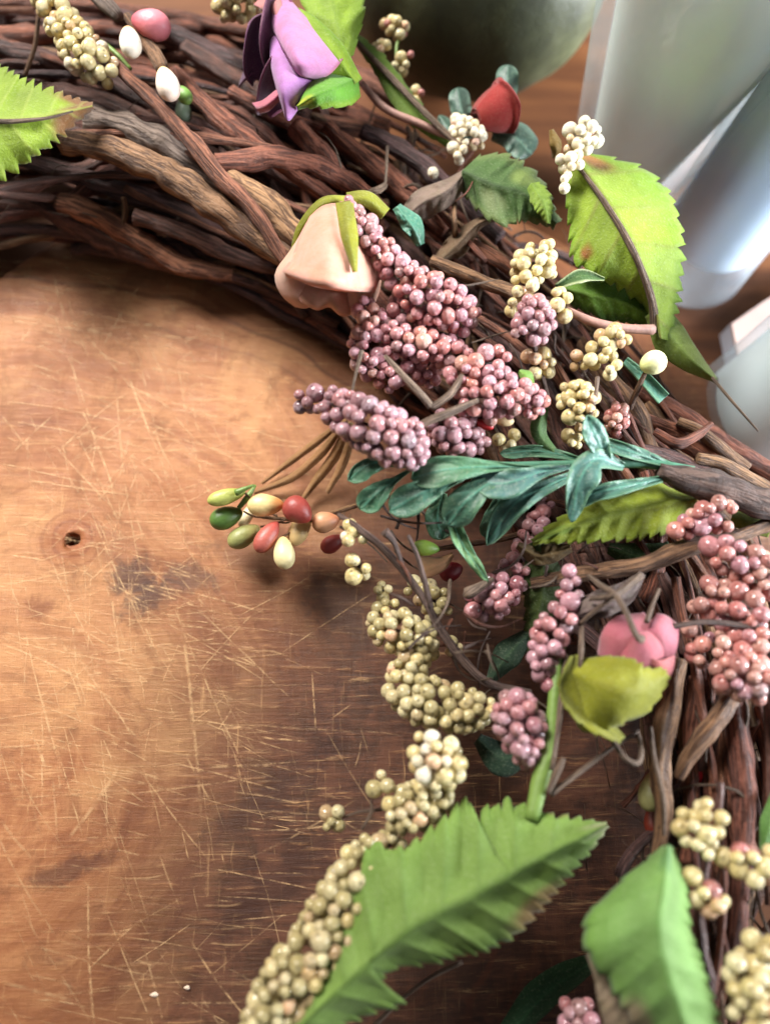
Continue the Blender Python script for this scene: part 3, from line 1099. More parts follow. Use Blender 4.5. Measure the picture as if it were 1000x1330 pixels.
single_leaf('leaf', 'bright green serrated leaf with browned tip at the left edge, above the grey twig',
            [(-70, 150, 50), (0, 158, 54), (60, 150, 55), (120, 137, 52)], [55, 80, 70, 52, 28, 3], [60, 85, 78, 50, 26, 3],
            green((150, 176, 52), (176, 186, 92), (132, 92, 54), 0.70, None, 0.5, [(0.80, 0.5, 0.2, (140, 98, 58), 0.8)], 1.0),
            [([(-70, 150, 50, 3), (0, 157, 55, 3), (60, 153, 55.5, 2), (95, 144, 54, 1)], 'dry')],
            teeth=13, tooth=16, lift=(-3, -5), quilt=0.9, nv=5, wav=3, seed=2.2)

yl = single_leaf('leaf', 'large yellow-green leaf with a rust spot, standing in front of the glass candles',
                 [(745, 205, 58), (785, 262, 60), (822, 325, 58), (848, 390, 50), (858, 440, 46)], [20, 66, 78, 66, 38, 10], [16, 52, 78, 58, 16, 3],
                 green((150, 176, 50), (118, 100, 54), None, 0.9, (120, 160, 34), 0.6, [(0.34, 0.75, 0.06, (156, 92, 48), 0.95), (0.03, -0.5, 0.10, (170, 110, 62), 0.9)], 3.0),
                 [([(748, 212, 60, 2), (785, 262, 61, 3.5), (822, 325, 59, 4.5), (846, 388, 51, 5), (850, 432, 44, 6)], 'dry')],
                 teeth=15, tooth=13, lift=(-6, -8), quilt=1.1, nv=5, wav=4, seed=5.1)
single_leaf('leaf', 'deep green leaf lying flat beneath the yellow-green leaf, next to cream berries',
            [(722, 372, 44), (770, 384, 46), (820, 398, 44), (860, 425, 40)], [10, 34, 30, 22, 8], [10, 22, 28, 20, 6],
            green((108, 150, 44), (96, 124, 40), None, 0.9, (66, 110, 48), 0.7, [], 4.0), None, teeth=9, tooth=7, lift=(-2, -5), quilt=0.7, seed=7.7)
single_leaf('leaf', 'slim pale green leaf point hanging outward over the brown table',
            [(846, 405, 46), (872, 440, 42), (898, 468, 38), (930, 494, 32)], [20, 22, 14, 2], [10, 26, 16, 2],
            green((150, 172, 78), (128, 148, 66), None, 0.9, None, 0.5, [], 6.0), None, teeth=0, lift=(-4, -3), quilt=0.3, seed=8.1)
single_leaf('leaf', 'mottled dark green leaf between the red rosebud and the yellow-green leaf',
            [(600, 222, 50), (640, 240, 53), (680, 252, 53), (722, 290, 48)], [22, 46, 40, 24, 6], [20, 38, 48, 30, 6],
            green((84, 116, 58), (60, 80, 44), None, 0.9, (128, 142, 84), 0.7, [(0.5, -0.5, 0.14, (140, 160, 84), 0.7), (0.3, 0.5, 0.16, (140, 150, 104), 0.6)], 9.0),
            None, teeth=9, tooth=10, lift=(-4, -4), quilt=1.0, wav=4, seed=3.3)
single_leaf('leaf', 'small fresh green leaf tip beside the white-tipped berry cluster',
            [(690, 238, 54), (705, 262, 56), (712, 290, 54)], [8, 14, 10, 2], [8, 15, 12, 2],
            green((146, 176, 66), (120, 150, 60), None, 0.9, None, 0.5, [], 10.0), None, teeth=5, tooth=5, lift=(-2, -2), quilt=0.4, seed=4.4)
single_leaf('leaf', 'curved pale-rimmed green leaf under the upper cream berries, across the yellow-green leaf',
            [(722, 372, 52), (755, 358, 54), (785, 362, 52)], [4, 10, 2], [4, 10, 2],
            green((76, 112, 56), (90, 120, 60), None, 0.9, (196, 206, 160), 0.9, [], 11.0), None, lift=(1, 1), seed=9.1)
single_leaf('leaf', 'yellow-green serrated leaf lying under the teal sprig, above the right pink berries',
            [(905, 648, 46), (860, 655, 48), (800, 668, 49), (740, 684, 47), (692, 704, 44)], [6, 38, 38, 30, 20, 3], [4, 30, 34, 30, 16, 3],
            green((158, 172, 48), (128, 140, 42), None, 0.9, (136, 156, 44), 0.5, [(0.85, 0, 0.15, (120, 150, 60), 0.8)], 12.0), None,
            teeth=13, tooth=9, lift=(-2, -5), quilt=1.0, nv=8, wav=2, seed=6.5)
single_leaf('leaf', 'narrow dark green leaf hanging between the two pink berry stalks in the middle',
            [(700, 700, 40), (704, 750, 36), (698, 800, 30), (684, 850, 24)], [12, 24, 24, 14, 3], [14, 24, 22, 14, 3],
            green((78, 96, 46), (96, 112, 56), None, 0.9, None, 0.5, [], 13.0), None, teeth=8, tooth=5, lift=(-3, -3), quilt=0.6, seed=1.9)
single_leaf('leaf', 'brownish dry scrap of leaf above the narrow dark green leaf',
            [(672, 708, 40), (700, 722, 40), (742, 712, 42)], [4, 12, 14, 4], [4, 12, 12, 4],
            green((126, 100, 62), (140, 112, 72), None, 0.9, None, 0.5, [], 13.5), None, lift=(-2, -3), quilt=0.4, wav=3, seed=2.7)
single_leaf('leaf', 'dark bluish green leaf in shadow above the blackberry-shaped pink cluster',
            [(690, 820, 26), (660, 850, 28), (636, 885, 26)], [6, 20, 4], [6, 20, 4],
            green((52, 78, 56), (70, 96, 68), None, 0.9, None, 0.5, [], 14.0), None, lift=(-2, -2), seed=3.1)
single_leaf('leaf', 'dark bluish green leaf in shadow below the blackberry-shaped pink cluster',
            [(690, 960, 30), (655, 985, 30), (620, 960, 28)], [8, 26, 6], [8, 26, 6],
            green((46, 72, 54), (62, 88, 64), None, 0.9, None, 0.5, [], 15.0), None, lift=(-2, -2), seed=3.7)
single_leaf('leaf', 'large green serrated leaf with pale tip, lying over the long cream berry stalk',
            [(352, 1372, 40), (420, 1305, 44), (480, 1250, 47), (545, 1200, 49), (620, 1160, 50), (700, 1116, 50), (788, 1072, 48)],
            [(0, 16), (.15, 22), (.30, 44), (.40, 82), (.475, 120), (.50, 118), (.55, 96), (.585, 92), (.65, 106), (.705, 116), (.735, 108), (.744, 58), (.752, 58), (.764, 92), (.80, 88), (.865, 68), (.92, 40), (1, 3)],
            [(0, 20), (.1, 30), (.2, 42), (.28, 60), (.318, 72), (.335, 26), (.37, 26), (.42, 48), (.5, 60), (.6, 72), (.7, 70), (.8, 52), (.88, 34), (.94, 20), (1, 3)],
            green((140, 172, 84), (104, 134, 60), (196, 192, 160), 0.95, (126, 160, 66), 0.5, [(0.72, 0.9, 0.13, (158, 112, 74), 0.8), (0.88, -0.95, 0.06, (150, 124, 78), 0.5)], 16.0),
            [([(738, 800, 46, 5), (722, 880, 46, 7), (715, 960, 45, 10), (700, 1020, 44, 12), (690, 1065, 44, 9)], 'stem_green'),
             ([(735, 850, 47, 4), (728, 920, 47, 4.5), (716, 1000, 46, 4)], 'dry')],
            teeth=30, tooth=15, N=300, lift=(-6, -7), quilt=2.1, nv=10, wav=6, seed=12.4, M=12)
single_leaf('leaf', 'blurred bright green leaf standing upright at the bottom right, nearest to the camera',
            [(868, 1098, 62), (862, 1150, 66), (856, 1210, 68), (872, 1280, 67), (900, 1360, 62)], [6, 28, 40, 46, 46, 46, 42], [6, 56, 92, 96, 74, 60, 46],
            green((146, 190, 104), (120, 164, 84), (150, 130, 104), 1.2, (118, 160, 62), 0.6, [(0.72, 0.9, 0.16, (166, 140, 116), 0.9), (0.05, 0, 0.13, (84, 128, 84), 0.8)], 17.0), None,
            teeth=12, tooth=10, lift=(-9, -12), quilt=0.8, nv=6, wav=4, seed=14.2)
single_leaf('leaf', 'beige folded underside of a leaf at the bottom edge, left of the blurred green leaf',
            [(770, 1235, 50), (800, 1280, 52), (822, 1340, 50)], [6, 22, 26], [10, 30, 34],
            green((158, 136, 112), (140, 120, 96), None, 1.2, None, 0.5, [], 18.0), None, lift=(-3, -3), quilt=0.4, wav=3, seed=15.2)
single_leaf('leaf', 'dark green leaf in deep shadow at the bottom edge, between the two big leaves',
            [(660, 1345, 8), (710, 1290, 10), (750, 1262, 12), (790, 1240, 12)], [16, 26, 20, 4], [14, 20, 16, 4],
            green((58, 98, 62), (70, 112, 72), None, 1.2, None, 0.5, [], 19.0), None, lift=(-2, -2), seed=16.1)
single_leaf('leaf', 'small green leaf end at the right edge above the lowest cream berries',
            [(1010, 1030, 46), (1000, 1070, 48), (990, 1105, 46)], [8, 14, 3], [8, 14, 3],
            green((104, 150, 74), (120, 160, 84), None, 1.2, None, 0.5, [], 20.0), None, lift=(-2, -2), seed=17.1)
single_leaf('leaf', 'small green leaf showing under the wrapped branch beside the right pink berries',
            [(950, 672, 44), (975, 680, 44), (1000, 690, 42)], [10, 14, 8], [10, 12, 8],
            green((150, 164, 62), (130, 146, 58), None, 1.2, None, 0.5, [], 21.0), None, lift=(-2, -2), seed=18.1)
single_leaf('leaf', 'dark green leaf under the brown twig, right of the grey crossed stems',
            [(870, 712, 38), (830, 722, 38), (790, 712, 36)], [8, 20, 6], [8, 18, 6],
            green((70, 100, 54), (84, 112, 60), None, 1.2, None, 0.5, [], 22.0), None, lift=(-2, -2), seed=19.1)
single_leaf('leaf', 'tiny round bright green leaf tucked among pink and cream berries',
            [(690, 500, 52), (684, 490, 56), (674, 482, 56)], [4, 9, 2], [4, 9, 2],
            green((126, 166, 72), (120, 150, 60), None, 1.2, None, 0.5, [], 23.0), None, lift=(-1, -1), seed=20.1)
single_leaf('leaf', 'small dark green pointed leaf below the small cream berry heads, above the teal sprig',
            [(722, 590, 46), (700, 560, 48), (712, 515, 50)], [4, 12, 2], [4, 10, 2],
            green((82, 118, 62), (98, 130, 72), None, 1.2, None, 0.5, [], 24.0), None, lift=(-1, -2), seed=21.1)
single_leaf('leaf', 'narrow green leaf along the stem right of the purple rose',
            [(452, 40, 44), (490, 80, 44), (530, 135, 42), (566, 170, 40), (600, 196, 40)], [4, 12, 12, 14, 8, 3], [4, 9, 14, 18, 10, 3],
            green((112, 142, 50), (140, 160, 70), None, 1.2, None, 0.5, [], 25.0),
            [([(462, 52, 45, 3), (510, 102, 45, 4), (556, 150, 44, 4), (606, 198, 42, 4)], 'dry'),
             ([(470, 108, 40, 4), (500, 140, 41, 5), (545, 160, 41, 5), (585, 178, 40, 5)], 'stem_pink')],
            teeth=8, tooth=4, lift=(-1, -2), seed=22.1)
single_leaf('leaf', 'small bluish teal leaf beside the tip of the topmost pink berry branch',
            [(546, 318, 44), (536, 295, 48), (515, 268, 50)], [5, 13, 5], [5, 16, 5],
            green((74, 128, 108), (112, 160, 140), None, 1.2, (120, 170, 150), 0.5, [], 26.0), None, lift=(-2, -3), quilt=0.3, wav=3, seed=23.1, mat='teal_leaf')
single_leaf('leaf', 'dry grey-brown curled leaf at the wreath top, right of the peach rose',
            [(606, 222, 48), (580, 248, 50), (548, 264, 46), (520, 290, 40)], [4, 18, 22, 8], [4, 16, 18, 6],
            green((150, 128, 116), (128, 106, 96), None, 1.2, None, 0.5, [], 27.0), None, lift=(-4, -5), quilt=0.8, wav=4, seed=24.1)
single_leaf('leaf', 'dry brown curled leaf pointing at the upper cream berries, under the grey-brown one',
            [(652, 283, 46), (622, 290, 46), (596, 316, 42), (566, 344, 38)], [2, 7, 16, 6], [2, 8, 16, 6],
            green((128, 100, 76), (108, 84, 64), None, 1.2, None, 0.5, [], 28.0), None, lift=(-4, -4), quilt=0.6, wav=4, seed=25.1)
single_leaf('leaf', 'tiny brown curled leaf tip just left of the white berry head by the glasses',
            [(720, 205, 48), (722, 190, 52), (716, 168, 54)], [3, 8, 2], [3, 8, 2],
            green((146, 116, 54), (126, 98, 48), None, 1.2, None, 0.5, [], 29.0), None, lift=(-1, -1), seed=26.1)

# ------------------------------------------------------------------ teal sprig
sprig = thing('teal_sprig', 'teal green plastic sprig of rounded leaves reaching left across the middle', 'leaf sprig', P(880, 606, 50))
tube_obj('stem', [(900, 612, 51, 7), (840, 602, 51, 7), (760, 603, 51, 6), (680, 604, 50, 5), (600, 604, 49, 4), (540, 606, 47, 3), (500, 604, 46, 2)], MAT['stem_teal'], sprig, 40, 8, 0.1)


def teal(base, edge=(100, 138, 108)):
    return green(base, (92, 150, 132), None, 1.2, edge, 0.75, [], base[0] * 0.1)


TEALS = [
    ([(545, 604, 47), (510, 600, 49), (478, 604, 50), (452, 624, 47)], [3, 4, 6, 14, 17, 16], [3, 4, 5, 9, 11, 10], (70, 122, 88)),
    ([(540, 606, 46), (515, 622, 47), (490, 640, 47), (468, 662, 43)], [2, 3, 6, 16, 20, 20], [2, 3, 6, 14, 18, 18], (70, 124, 92)),
    ([(640, 606, 50), (590, 622, 52), (548, 640, 52), (506, 664, 47)], [3, 5, 9, 18, 24, 23], [3, 4, 8, 17, 23, 23], (66, 120, 96)),
    ([(700, 608, 52), (640, 606, 55), (580, 610, 55), (534, 622, 51)], [3, 5, 9, 17, 23, 22], [3, 5, 9, 17, 22, 22], (82, 136, 96)),
    ([(680, 606, 50), (640, 625, 53), (606, 650, 53), (582, 682, 47)], [3, 5, 11, 20, 24, 24], [3, 5, 10, 20, 24, 23], (64, 112, 90)),
    ([(740, 606, 53), (700, 614, 56), (655, 628, 55), (612, 624, 51)], [4, 7, 13, 22, 22, 14], [4, 7, 12, 20, 20, 14], (74, 122, 118)),
    ([(770, 606, 52), (715, 630, 54), (668, 655, 52), (632, 708, 43)], [4, 7, 11, 18, 16, 10], [4, 7, 12, 20, 18, 10], (70, 118, 104)),
    ([(790, 606, 52), (775, 570, 60), (762, 540, 62)], [6, 14, 18, 8], [6, 14, 16, 8], (84, 136, 124)),
    ([(810, 606, 52), (775, 596, 58), (752, 625, 58), (742, 678, 52)], [6, 16, 28, 18, 10], [6, 14, 20, 14, 8], (78, 130, 120)),
    ([(860, 622, 52), (800, 634, 55), (768, 642, 54), (736, 662, 52)], [5, 9, 13, 12, 8], [5, 8, 11, 10, 8], (74, 126, 112)),
    ([(870, 604, 50), (835, 592, 53), (805, 582, 54), (770, 570, 52)], [5, 9, 11, 8], [5, 9, 10, 8], (66, 112, 96)),
    ([(585, 668, 42), (600, 706, 43), (634, 756, 41)], [9, 12, 8, 4], [9, 11, 8, 4], (104, 150, 92)),
    ([(650, 640, 40), (644, 672, 36), (632, 700, 30)], [6, 18, 16], [6, 18, 16], (58, 100, 74)),
    ([(575, 640, 36), (568, 672, 32), (575, 700, 28)], [6, 22, 18], [6, 18, 16], (60, 104, 72)),
    ([(760, 598, 46), (700, 586, 46), (650, 590, 45)], [3, 9, 9], [3, 9, 9], (66, 112, 84)),
    ([(812, 468, 44), (836, 490, 46), (862, 518, 46)], [6, 9, 10], [6, 9, 10], (92, 142, 126)),
]
for rib, a, b, c in TEALS[:-1]:
    c = tuple(int(0.78 * x + 0.22 * 96) for x in c)
    leaf_mesh('leaf', rib, [x * 0.92 for x in a], [x * 0.92 for x in b], teal(c), MAT['teal_leaf'], sprig, lift=(1.0, 0.6), quilt=0.35, nv=4, round_tip=True, seed=rib[0][0] * 0.13, wav=2.2, thick=0.28)
rib, a, b, c = TEALS[-1]
r_ = thing('leaf', 'stiff teal strip of leaf under the pale round bud at right', 'leaf', P(*rib[0]), 'fabric leaves on the wreath')
leaf_mesh('blade', rib, a, b, teal(c), MAT['teal_leaf'], r_, lift=(1.5, 1.5), quilt=0.2, seed=4, thick=0.5)

# ------------------------------------------------------------------ berries


def ico(sub):
    import bmesh
    bm = bmesh.new()
    bmesh.ops.create_icosphere(bm, subdivisions=sub, radius=1.0)
    v = [x.co.copy() for x in bm.verts]
    f = [tuple(y.index for y in x.verts) for x in bm.faces]
    bm.free()
    return v, f


ICO = ico(3)
BERRY = {}


def berry_mesh(pal, k):
    if (pal, k) not in BERRY:
        me = bpy.data.meshes.new('berry')
        vs = []
        for v in ICO[0]:
            q = 1 + 0.07 * mnoise.noise(v * 1.1 + Vector((k * 7.3, 0, 0))) + 0.02 * mnoise.noise(v * 4 + Vector((k, 0, 0)))
            q *= 1 - 0.10 * math.exp(-((v - Vector((0, 0, 1))).length / 0.22) ** 2)
            vs.append(tuple(v * q))
        me.from_pydata(vs, [], ICO[1])
        me.polygons.foreach_set('use_smooth', [True] * len(me.polygons))
        me.materials.append(MAT[pal])
        BERRY[(pal, k)] = me
    return BERRY[(pal, k)]


def spray(label, branches, pal, rpx, stems=(), group='berry sprays on the wreath', dens=1.0, name='berry_spray', seed=1, alt=None):
    """branches: lists of (px,py,h,halfwidth px)"""
    R = random.Random(seed)
    b0 = branches[0][-1]
    root = thing(name, label, 'berry spray', P(b0[0], b0[1], b0[2]), group)
    placed = []
    for br in branches:
        n = 60
        rows = catmull(br, n) if len(br) > 1 else np.array([br[0]] * n, dtype=float)
        sc = S(rows[n // 2][0], rows[n // 2][1], rows[n // 2][2])
        r0 = rpx * 0.87 * sc
        # core stalk; its berries hang on it
        if len(br) > 1:
            path = [P(r[0], r[1], r[2] - 1.0) for r in rows[::4]]
        else:
            path = [P(row_[0] + d_, row_[1], row_[2] - 1.0) for row_ in rows[:1] for d_ in (-4, 0, 4)]
        v, f, u = tube(path, [0.22 * r0] * len(path), 6, 0.1)
        branch = adopt(mesh_obj('branch', v, f, MAT['dry_dark'], None, True, u), root)
        length = sum((P(*rows[i][:3]) - P(*rows[i - 1][:3])).length for i in range(1, n))
        att = int((length / r0 + 6) * 130 * dens)
        for _ in range(att):
            i = R.randrange(n)
            row = rows[i]
            c = P(row[0], row[1], row[2])
            t = (P(*rows[min(i + 1, n - 1)][:3]) - P(*rows[max(i - 1, 0)][:3]))
            if t.length < 1e-9:
                t = Vector((1, 0, 0))
            t.normalize()
            ray = (cam_loc - c).normalized()
            e1 = (ray - t * ray.dot(t))
            e1 = e1.normalized() if e1.length > 1e-6 else t.orthogonal().normalized()
            e2 = t.cross(e1)
            a = R.uniform(-0.62, 0.62) * math.pi
            rb = r0 * R.choice([0.68, 0.82, 0.92, 0.97, 1.0, 1.06, 1.2])
            hw = max(row[3] * 1.08 * sc - rb, 0.0)
            rr = hw * (R.uniform(0.85, 1.0) if R.random() < 0.85 else R.uniform(0.3, 0.85))
            p = c + (e1 * math.cos(a) * 0.85 + e2 * math.sin(a)) * rr
            if p.z < rb * 0.9:
                p.z = rb * 0.9
            ok = True
            for (q, qr, _b) in placed:
                if (p - q).length < 0.80 * (rb + qr):
                    ok = False
                    break
            if ok:
                placed.append((p, rb, branch))
    for (p, rb, branch) in placed:
        o = bpy.data.objects.new('berry', berry_mesh(pal if not alt or R.random() > 0.25 else alt, R.randrange(7)))
        COL.objects.link(o)
        o.location = p
        o.parent = branch
        o.scale = (rb * R.uniform(0.95, 1.04), rb * R.uniform(0.95, 1.04), rb * R.uniform(0.95, 1.12))
        o.rotation_euler = (R.uniform(-1, 1), R.uniform(-1, 1), R.uniform(0, 6))
    for s_, m_ in stems:
        tube_obj('stem', s_, MAT[m_], root, None, 7, 0.25)
    return root


spray('big dusty pink berry spray at the centre, its upper branch crossing the peach rose',
      [[(448, 264, 62, 13), (470, 298, 62, 24), (500, 332, 60, 22), (528, 362, 58, 28), (560, 388, 57, 36), (600, 405, 55, 28), (617, 412, 54, 14)],
       [(468, 392, 54, 15), (484, 425, 52, 28), (478, 465, 50, 26), (512, 498, 48, 16)],
       [(505, 440, 54, 24), (560, 452, 54, 24), (590, 462, 54, 20)],
       [(585, 500, 54, 22), (625, 475, 55, 28), (655, 470, 55, 22)],
       [(600, 520, 54, 22), (650, 512, 55, 32), (690, 522, 53, 24), (708, 526, 52, 12)],
       [(505, 400, 50, 24), (560, 428, 50, 26), (605, 440, 50, 20)], [(520, 478, 48, 22), (570, 488, 46, 18)], [(640, 545, 48, 16), (600, 540, 46, 18)]],
      'pink', 11, [([(500, 462, 58, 3), (535, 500, 60, 5), (560, 528, 58, 6)], 'dry'), ([(600, 488, 58, 4), (585, 512, 59, 5), (560, 530, 58, 5)], 'dry'),
                   ([(620, 520, 58, 4), (585, 535, 59, 6), (545, 552, 57, 5)], 'dry'), ([(470, 455, 56, 3), (461, 490, 55, 2), (455, 520, 54, 1.5)], 'dry')], seed=3, alt='coral')
spray('mauve-pink berry spray hanging over the board just above the teal sprig',
      [[(385, 522, 52, 17), (420, 520, 54, 22), (455, 540, 57, 34), (490, 558, 58, 40), (525, 578, 57, 36), (545, 598, 55, 18)],
       [(565, 540, 52, 18), (590, 568, 50, 28), (628, 574, 48, 18)]],
      'mauve', 12, [], seed=5)
spray('small dusky pink berry head lying on the upper cream berries',
      [[(690, 392, 58, 18), (692, 418, 58, 30), (676, 440, 56, 20)]], 'mauve', 11, [([(692, 440, 52, 4), (700, 475, 48, 4), (712, 520, 44, 3)], 'dry_dark')], seed=6, alt='pink')
spray('little rosy berry head between the lower cream berries and the brown twigs at right',
      [[(805, 528, 42, 12), (800, 545, 42, 18), (796, 562, 40, 12)]], 'coral', 9, [], seed=7)
spray('dark pink berry branch in the shade beneath the teal sprig',
      [[(708, 650, 28, 14), (690, 700, 30, 20), (668, 745, 32, 24), (640, 778, 34, 28), (606, 788, 34, 16)]], 'pink', 11,
      [([(640, 752, 40, 3), (610, 770, 42, 9), (606, 775, 40, 2)], 'dry')], seed=8, alt='mauve')
spray('slender pink berry stalk left of the grey crossed stems and the pink rose',
      [[(738, 742, 50, 14), (738, 780, 50, 20), (716, 822, 48, 26), (706, 860, 46, 22), (712, 892, 44, 12)]], 'pink', 12, [], seed=9, alt='mauve')
spray('blackberry-shaped pink berry head hanging beside the green stem',
      [[(668, 902, 44, 20), (672, 930, 46, 36), (680, 965, 45, 30), (688, 995, 43, 12)]], 'pink', 12, [], seed=10, alt='mauve')
spray('large coral pink berry spray along the right edge above the bare twigs',
      [[(870, 690, 50, 13), (900, 682, 52, 20), (928, 668, 54, 26), (945, 672, 54, 22)],
       [(925, 706, 54, 18), (950, 725, 54, 28), (985, 740, 54, 28), (1010, 760, 54, 26)],
       [(908, 772, 50, 26), (940, 785, 50, 34), (985, 790, 52, 34)],
       [(890, 815, 48, 13), (915, 845, 48, 26), (945, 840, 50, 26), (990, 830, 52, 26)],
       [(930, 880, 50, 24), (960, 878, 54, 34), (990, 885, 54, 32)]],
      'coral', 13, [([(868, 815, 52, 4), (920, 808, 54, 4), (985, 815, 54, 4)], 'dry_dark')], seed=11, alt='pink')
spray('dim pink berries in shadow at the bottom edge, left of the beige leaf',
      [[(735, 1318, 22, 20), (765, 1322, 22, 24)]], 'pink', 13, [], seed=12)
spray('cream berry spray at the top left, above the serrated leaf',
      [[(52, -10, 50, 18), (72, 14, 52, 24), (92, 44, 52, 26), (112, 72, 52, 30), (146, 98, 50, 18)]], 'cream', 11,
      [([(50, 20, 46, 3), (45, 60, 40, 3), (32, 98, 34, 3)], 'twig_tan'), ([(120, 46, 50, 3), (150, 68, 50, 3), (170, 90, 48, 3)], 'stem_green')], seed=13, alt='white')
spray('cream berries cut off by the top edge, left of the purple rose',
      [[(285, 0, 46, 22), (310, 2, 48, 26), (335, -8, 46, 18)]], 'cream', 9, [], seed=14)
spray('loose little cream berries against the dark green gourd',
      [[(500, 28, 40, 9), (518, 36, 42, 16), (526, 40, 40, 8)], [(490, 58, 40, 10), (500, 66, 42, 14)], [(512, 78, 40, 12), (530, 84, 40, 16)], [(540, 112, 38, 9), (545, 128, 38, 12)]],
      'cream', 8, [([(526, 34, 40, 2), (515, 60, 40, 2), (520, 100, 38, 2), (545, 140, 36, 2)], 'stem_green')], dens=0.8, seed=15, alt='coral')
spray('pale cream berries under the red rosebud, beside the mottled leaf',
      [[(592, 156, 42, 10), (605, 172, 44, 20), (628, 180, 44, 14)], [(582, 190, 42, 10), (600, 200, 42, 14)], [(560, 222, 38, 8), (570, 226, 38, 7)]], 'white', 8, [], seed=16)
spray('cream white berry head standing in front of the beige candle glass',
      [[(738, 178, 60, 20), (758, 180, 61, 26), (772, 190, 60, 14)], [(738, 205, 61, 20), (745, 222, 61, 14)], [(732, 240, 60, 13)]], 'white', 9.5, [], seed=17)
spray('upper cream berry spray, right of the centre, next to the yellow-green leaf',
      [[(668, 345, 54, 16), (690, 342, 56, 26), (716, 336, 57, 26)], [(668, 375, 54, 20), (695, 372, 56, 24)], [(715, 392, 54, 24), (738, 402, 54, 20)], [(664, 398, 52, 14)]], 'cream', 11, [], seed=18)
spray('middle cream berry spray just left of the single pale round bud',
      [[(742, 468, 50, 14), (770, 462, 52, 20), (795, 442, 54, 24), (803, 450, 54, 18)], [(790, 475, 53, 20), (796, 482, 52, 14)], [(688, 475, 48, 22), (712, 470, 48, 20)]], 'cream', 10.5,
      [([(776, 490, 54, 3), (772, 520, 54, 3), (760, 560, 50, 4)], 'dry')], seed=19)
spray('lower cream berry heads just above the teal sprig leaves',
      [[(742, 502, 50, 24), (752, 522, 50, 28), (748, 545, 48, 20)], [(740, 572, 40, 16), (760, 560, 42, 14)], [(648, 576, 34, 14), (672, 572, 34, 16)]], 'cream', 10.5, [], seed=20)
spray('small cream berry head hanging at the right end of the coloured buds',
      [[(452, 680, 40, 13), (460, 705, 42, 18)], [(468, 728, 40, 20), (463, 750, 38, 16)]], 'cream', 11.5,
      [([(440, 668, 40, 3), (470, 690, 44, 5), (505, 720, 42, 5), (545, 770, 38, 5), (580, 830, 34, 6), (630, 885, 32, 6), (690, 900, 34, 4)], 'dry_dark'),
       ([(500, 690, 48, 7), (512, 705, 46, 4), (525, 740, 42, 3.5)], 'dry_dark'), ([(530, 695, 46, 3), (545, 730, 44, 3.5), (560, 790, 40, 4)], 'dry_dark')], seed=21, alt='white')
spray('tan berry spray on a brown branched stalk, below the coloured buds',
      [[(492, 765, 30, 12), (503, 775, 30, 14), (498, 810, 32, 26), (525, 822, 34, 32), (560, 835, 32, 20)], [(530, 760, 28, 16), (560, 775, 28, 22), (570, 800, 28, 18)], [(582, 830, 28, 14), (590, 845, 28, 12)]],
      'tan', 10.5, [], seed=22, alt='cream')
spray('tan berry spray curving from the board to the blackberry-shaped pink head',
      [[(560, 842, 30, 16), (538, 858, 32, 24), (530, 895, 34, 34), (570, 915, 36, 34), (608, 922, 36, 30), (638, 922, 36, 16)]], 'tan', 11, [], seed=23, alt='cream')
spray('pale cream berry head with the whitest large berries, in the lower middle',
      [[(542, 962, 42, 16), (565, 985, 44, 38), (590, 1005, 42, 26)]], 'cream', 12.5, [], seed=24, alt='white')
spray('cream berries on thin green stalks, above the upper edge of the large green leaf',
      [[(485, 1015, 36, 18), (498, 1028, 36, 20)], [(505, 1060, 36, 22), (535, 1050, 38, 34), (580, 1030, 38, 26)]], 'tan', 11.5,
      [([(545, 1030, 34, 3), (500, 1050, 32, 2.5), (468, 1055, 30, 2), (445, 1062, 28, 1.5)], 'dry'), ([(482, 1040, 34, 1.5), (482, 1056, 34, 2.2), (470, 1078, 34, 1.5)], 'dry')], seed=25, alt='cream')
spray('tiny separate cream berry tuft resting on the board, leftmost of the lower berries',
      [[(424, 1064, 28, 16), (442, 1062, 28, 18)]], 'tan', 10, [], seed=26, alt='cream')
spray('long cream berry stalk running along the left side of the large green leaf',
      [[(515, 1092, 34, 18), (478, 1122, 36, 36), (448, 1170, 36, 42), (425, 1220, 36, 44), (385, 1270, 36, 44), (350, 1318, 36, 36), (330, 1360, 34, 26)]], 'tan', 13, [], seed=27, alt='cream')
spray('cream berry cluster above the blurred bright green leaf, over the bare twigs',
      [[(880, 1065, 56, 18), (905, 1078, 57, 26), (928, 1055, 58, 24)], [(905, 1090, 57, 22), (922, 1105, 57, 16)]], 'cream', 14, [], seed=28)
spray('cream berries with one peach berry at the right edge, behind the blurred leaf',
      [[(898, 1132, 54, 12), (912, 1158, 54, 22), (935, 1182, 54, 20)], [(938, 1108, 55, 16), (962, 1122, 56, 26), (1000, 1125, 56, 28)]], 'cream', 14, [], seed=29, alt='coral')
spray('nearest blurred cream berries in the bottom right corner',
      [[(990, 1212, 58, 20), (985, 1235, 58, 26)], [(945, 1255, 56, 26), (975, 1275, 57, 36), (985, 1310, 56, 36), (965, 1330, 54, 28)]], 'cream', 16, [], seed=30)


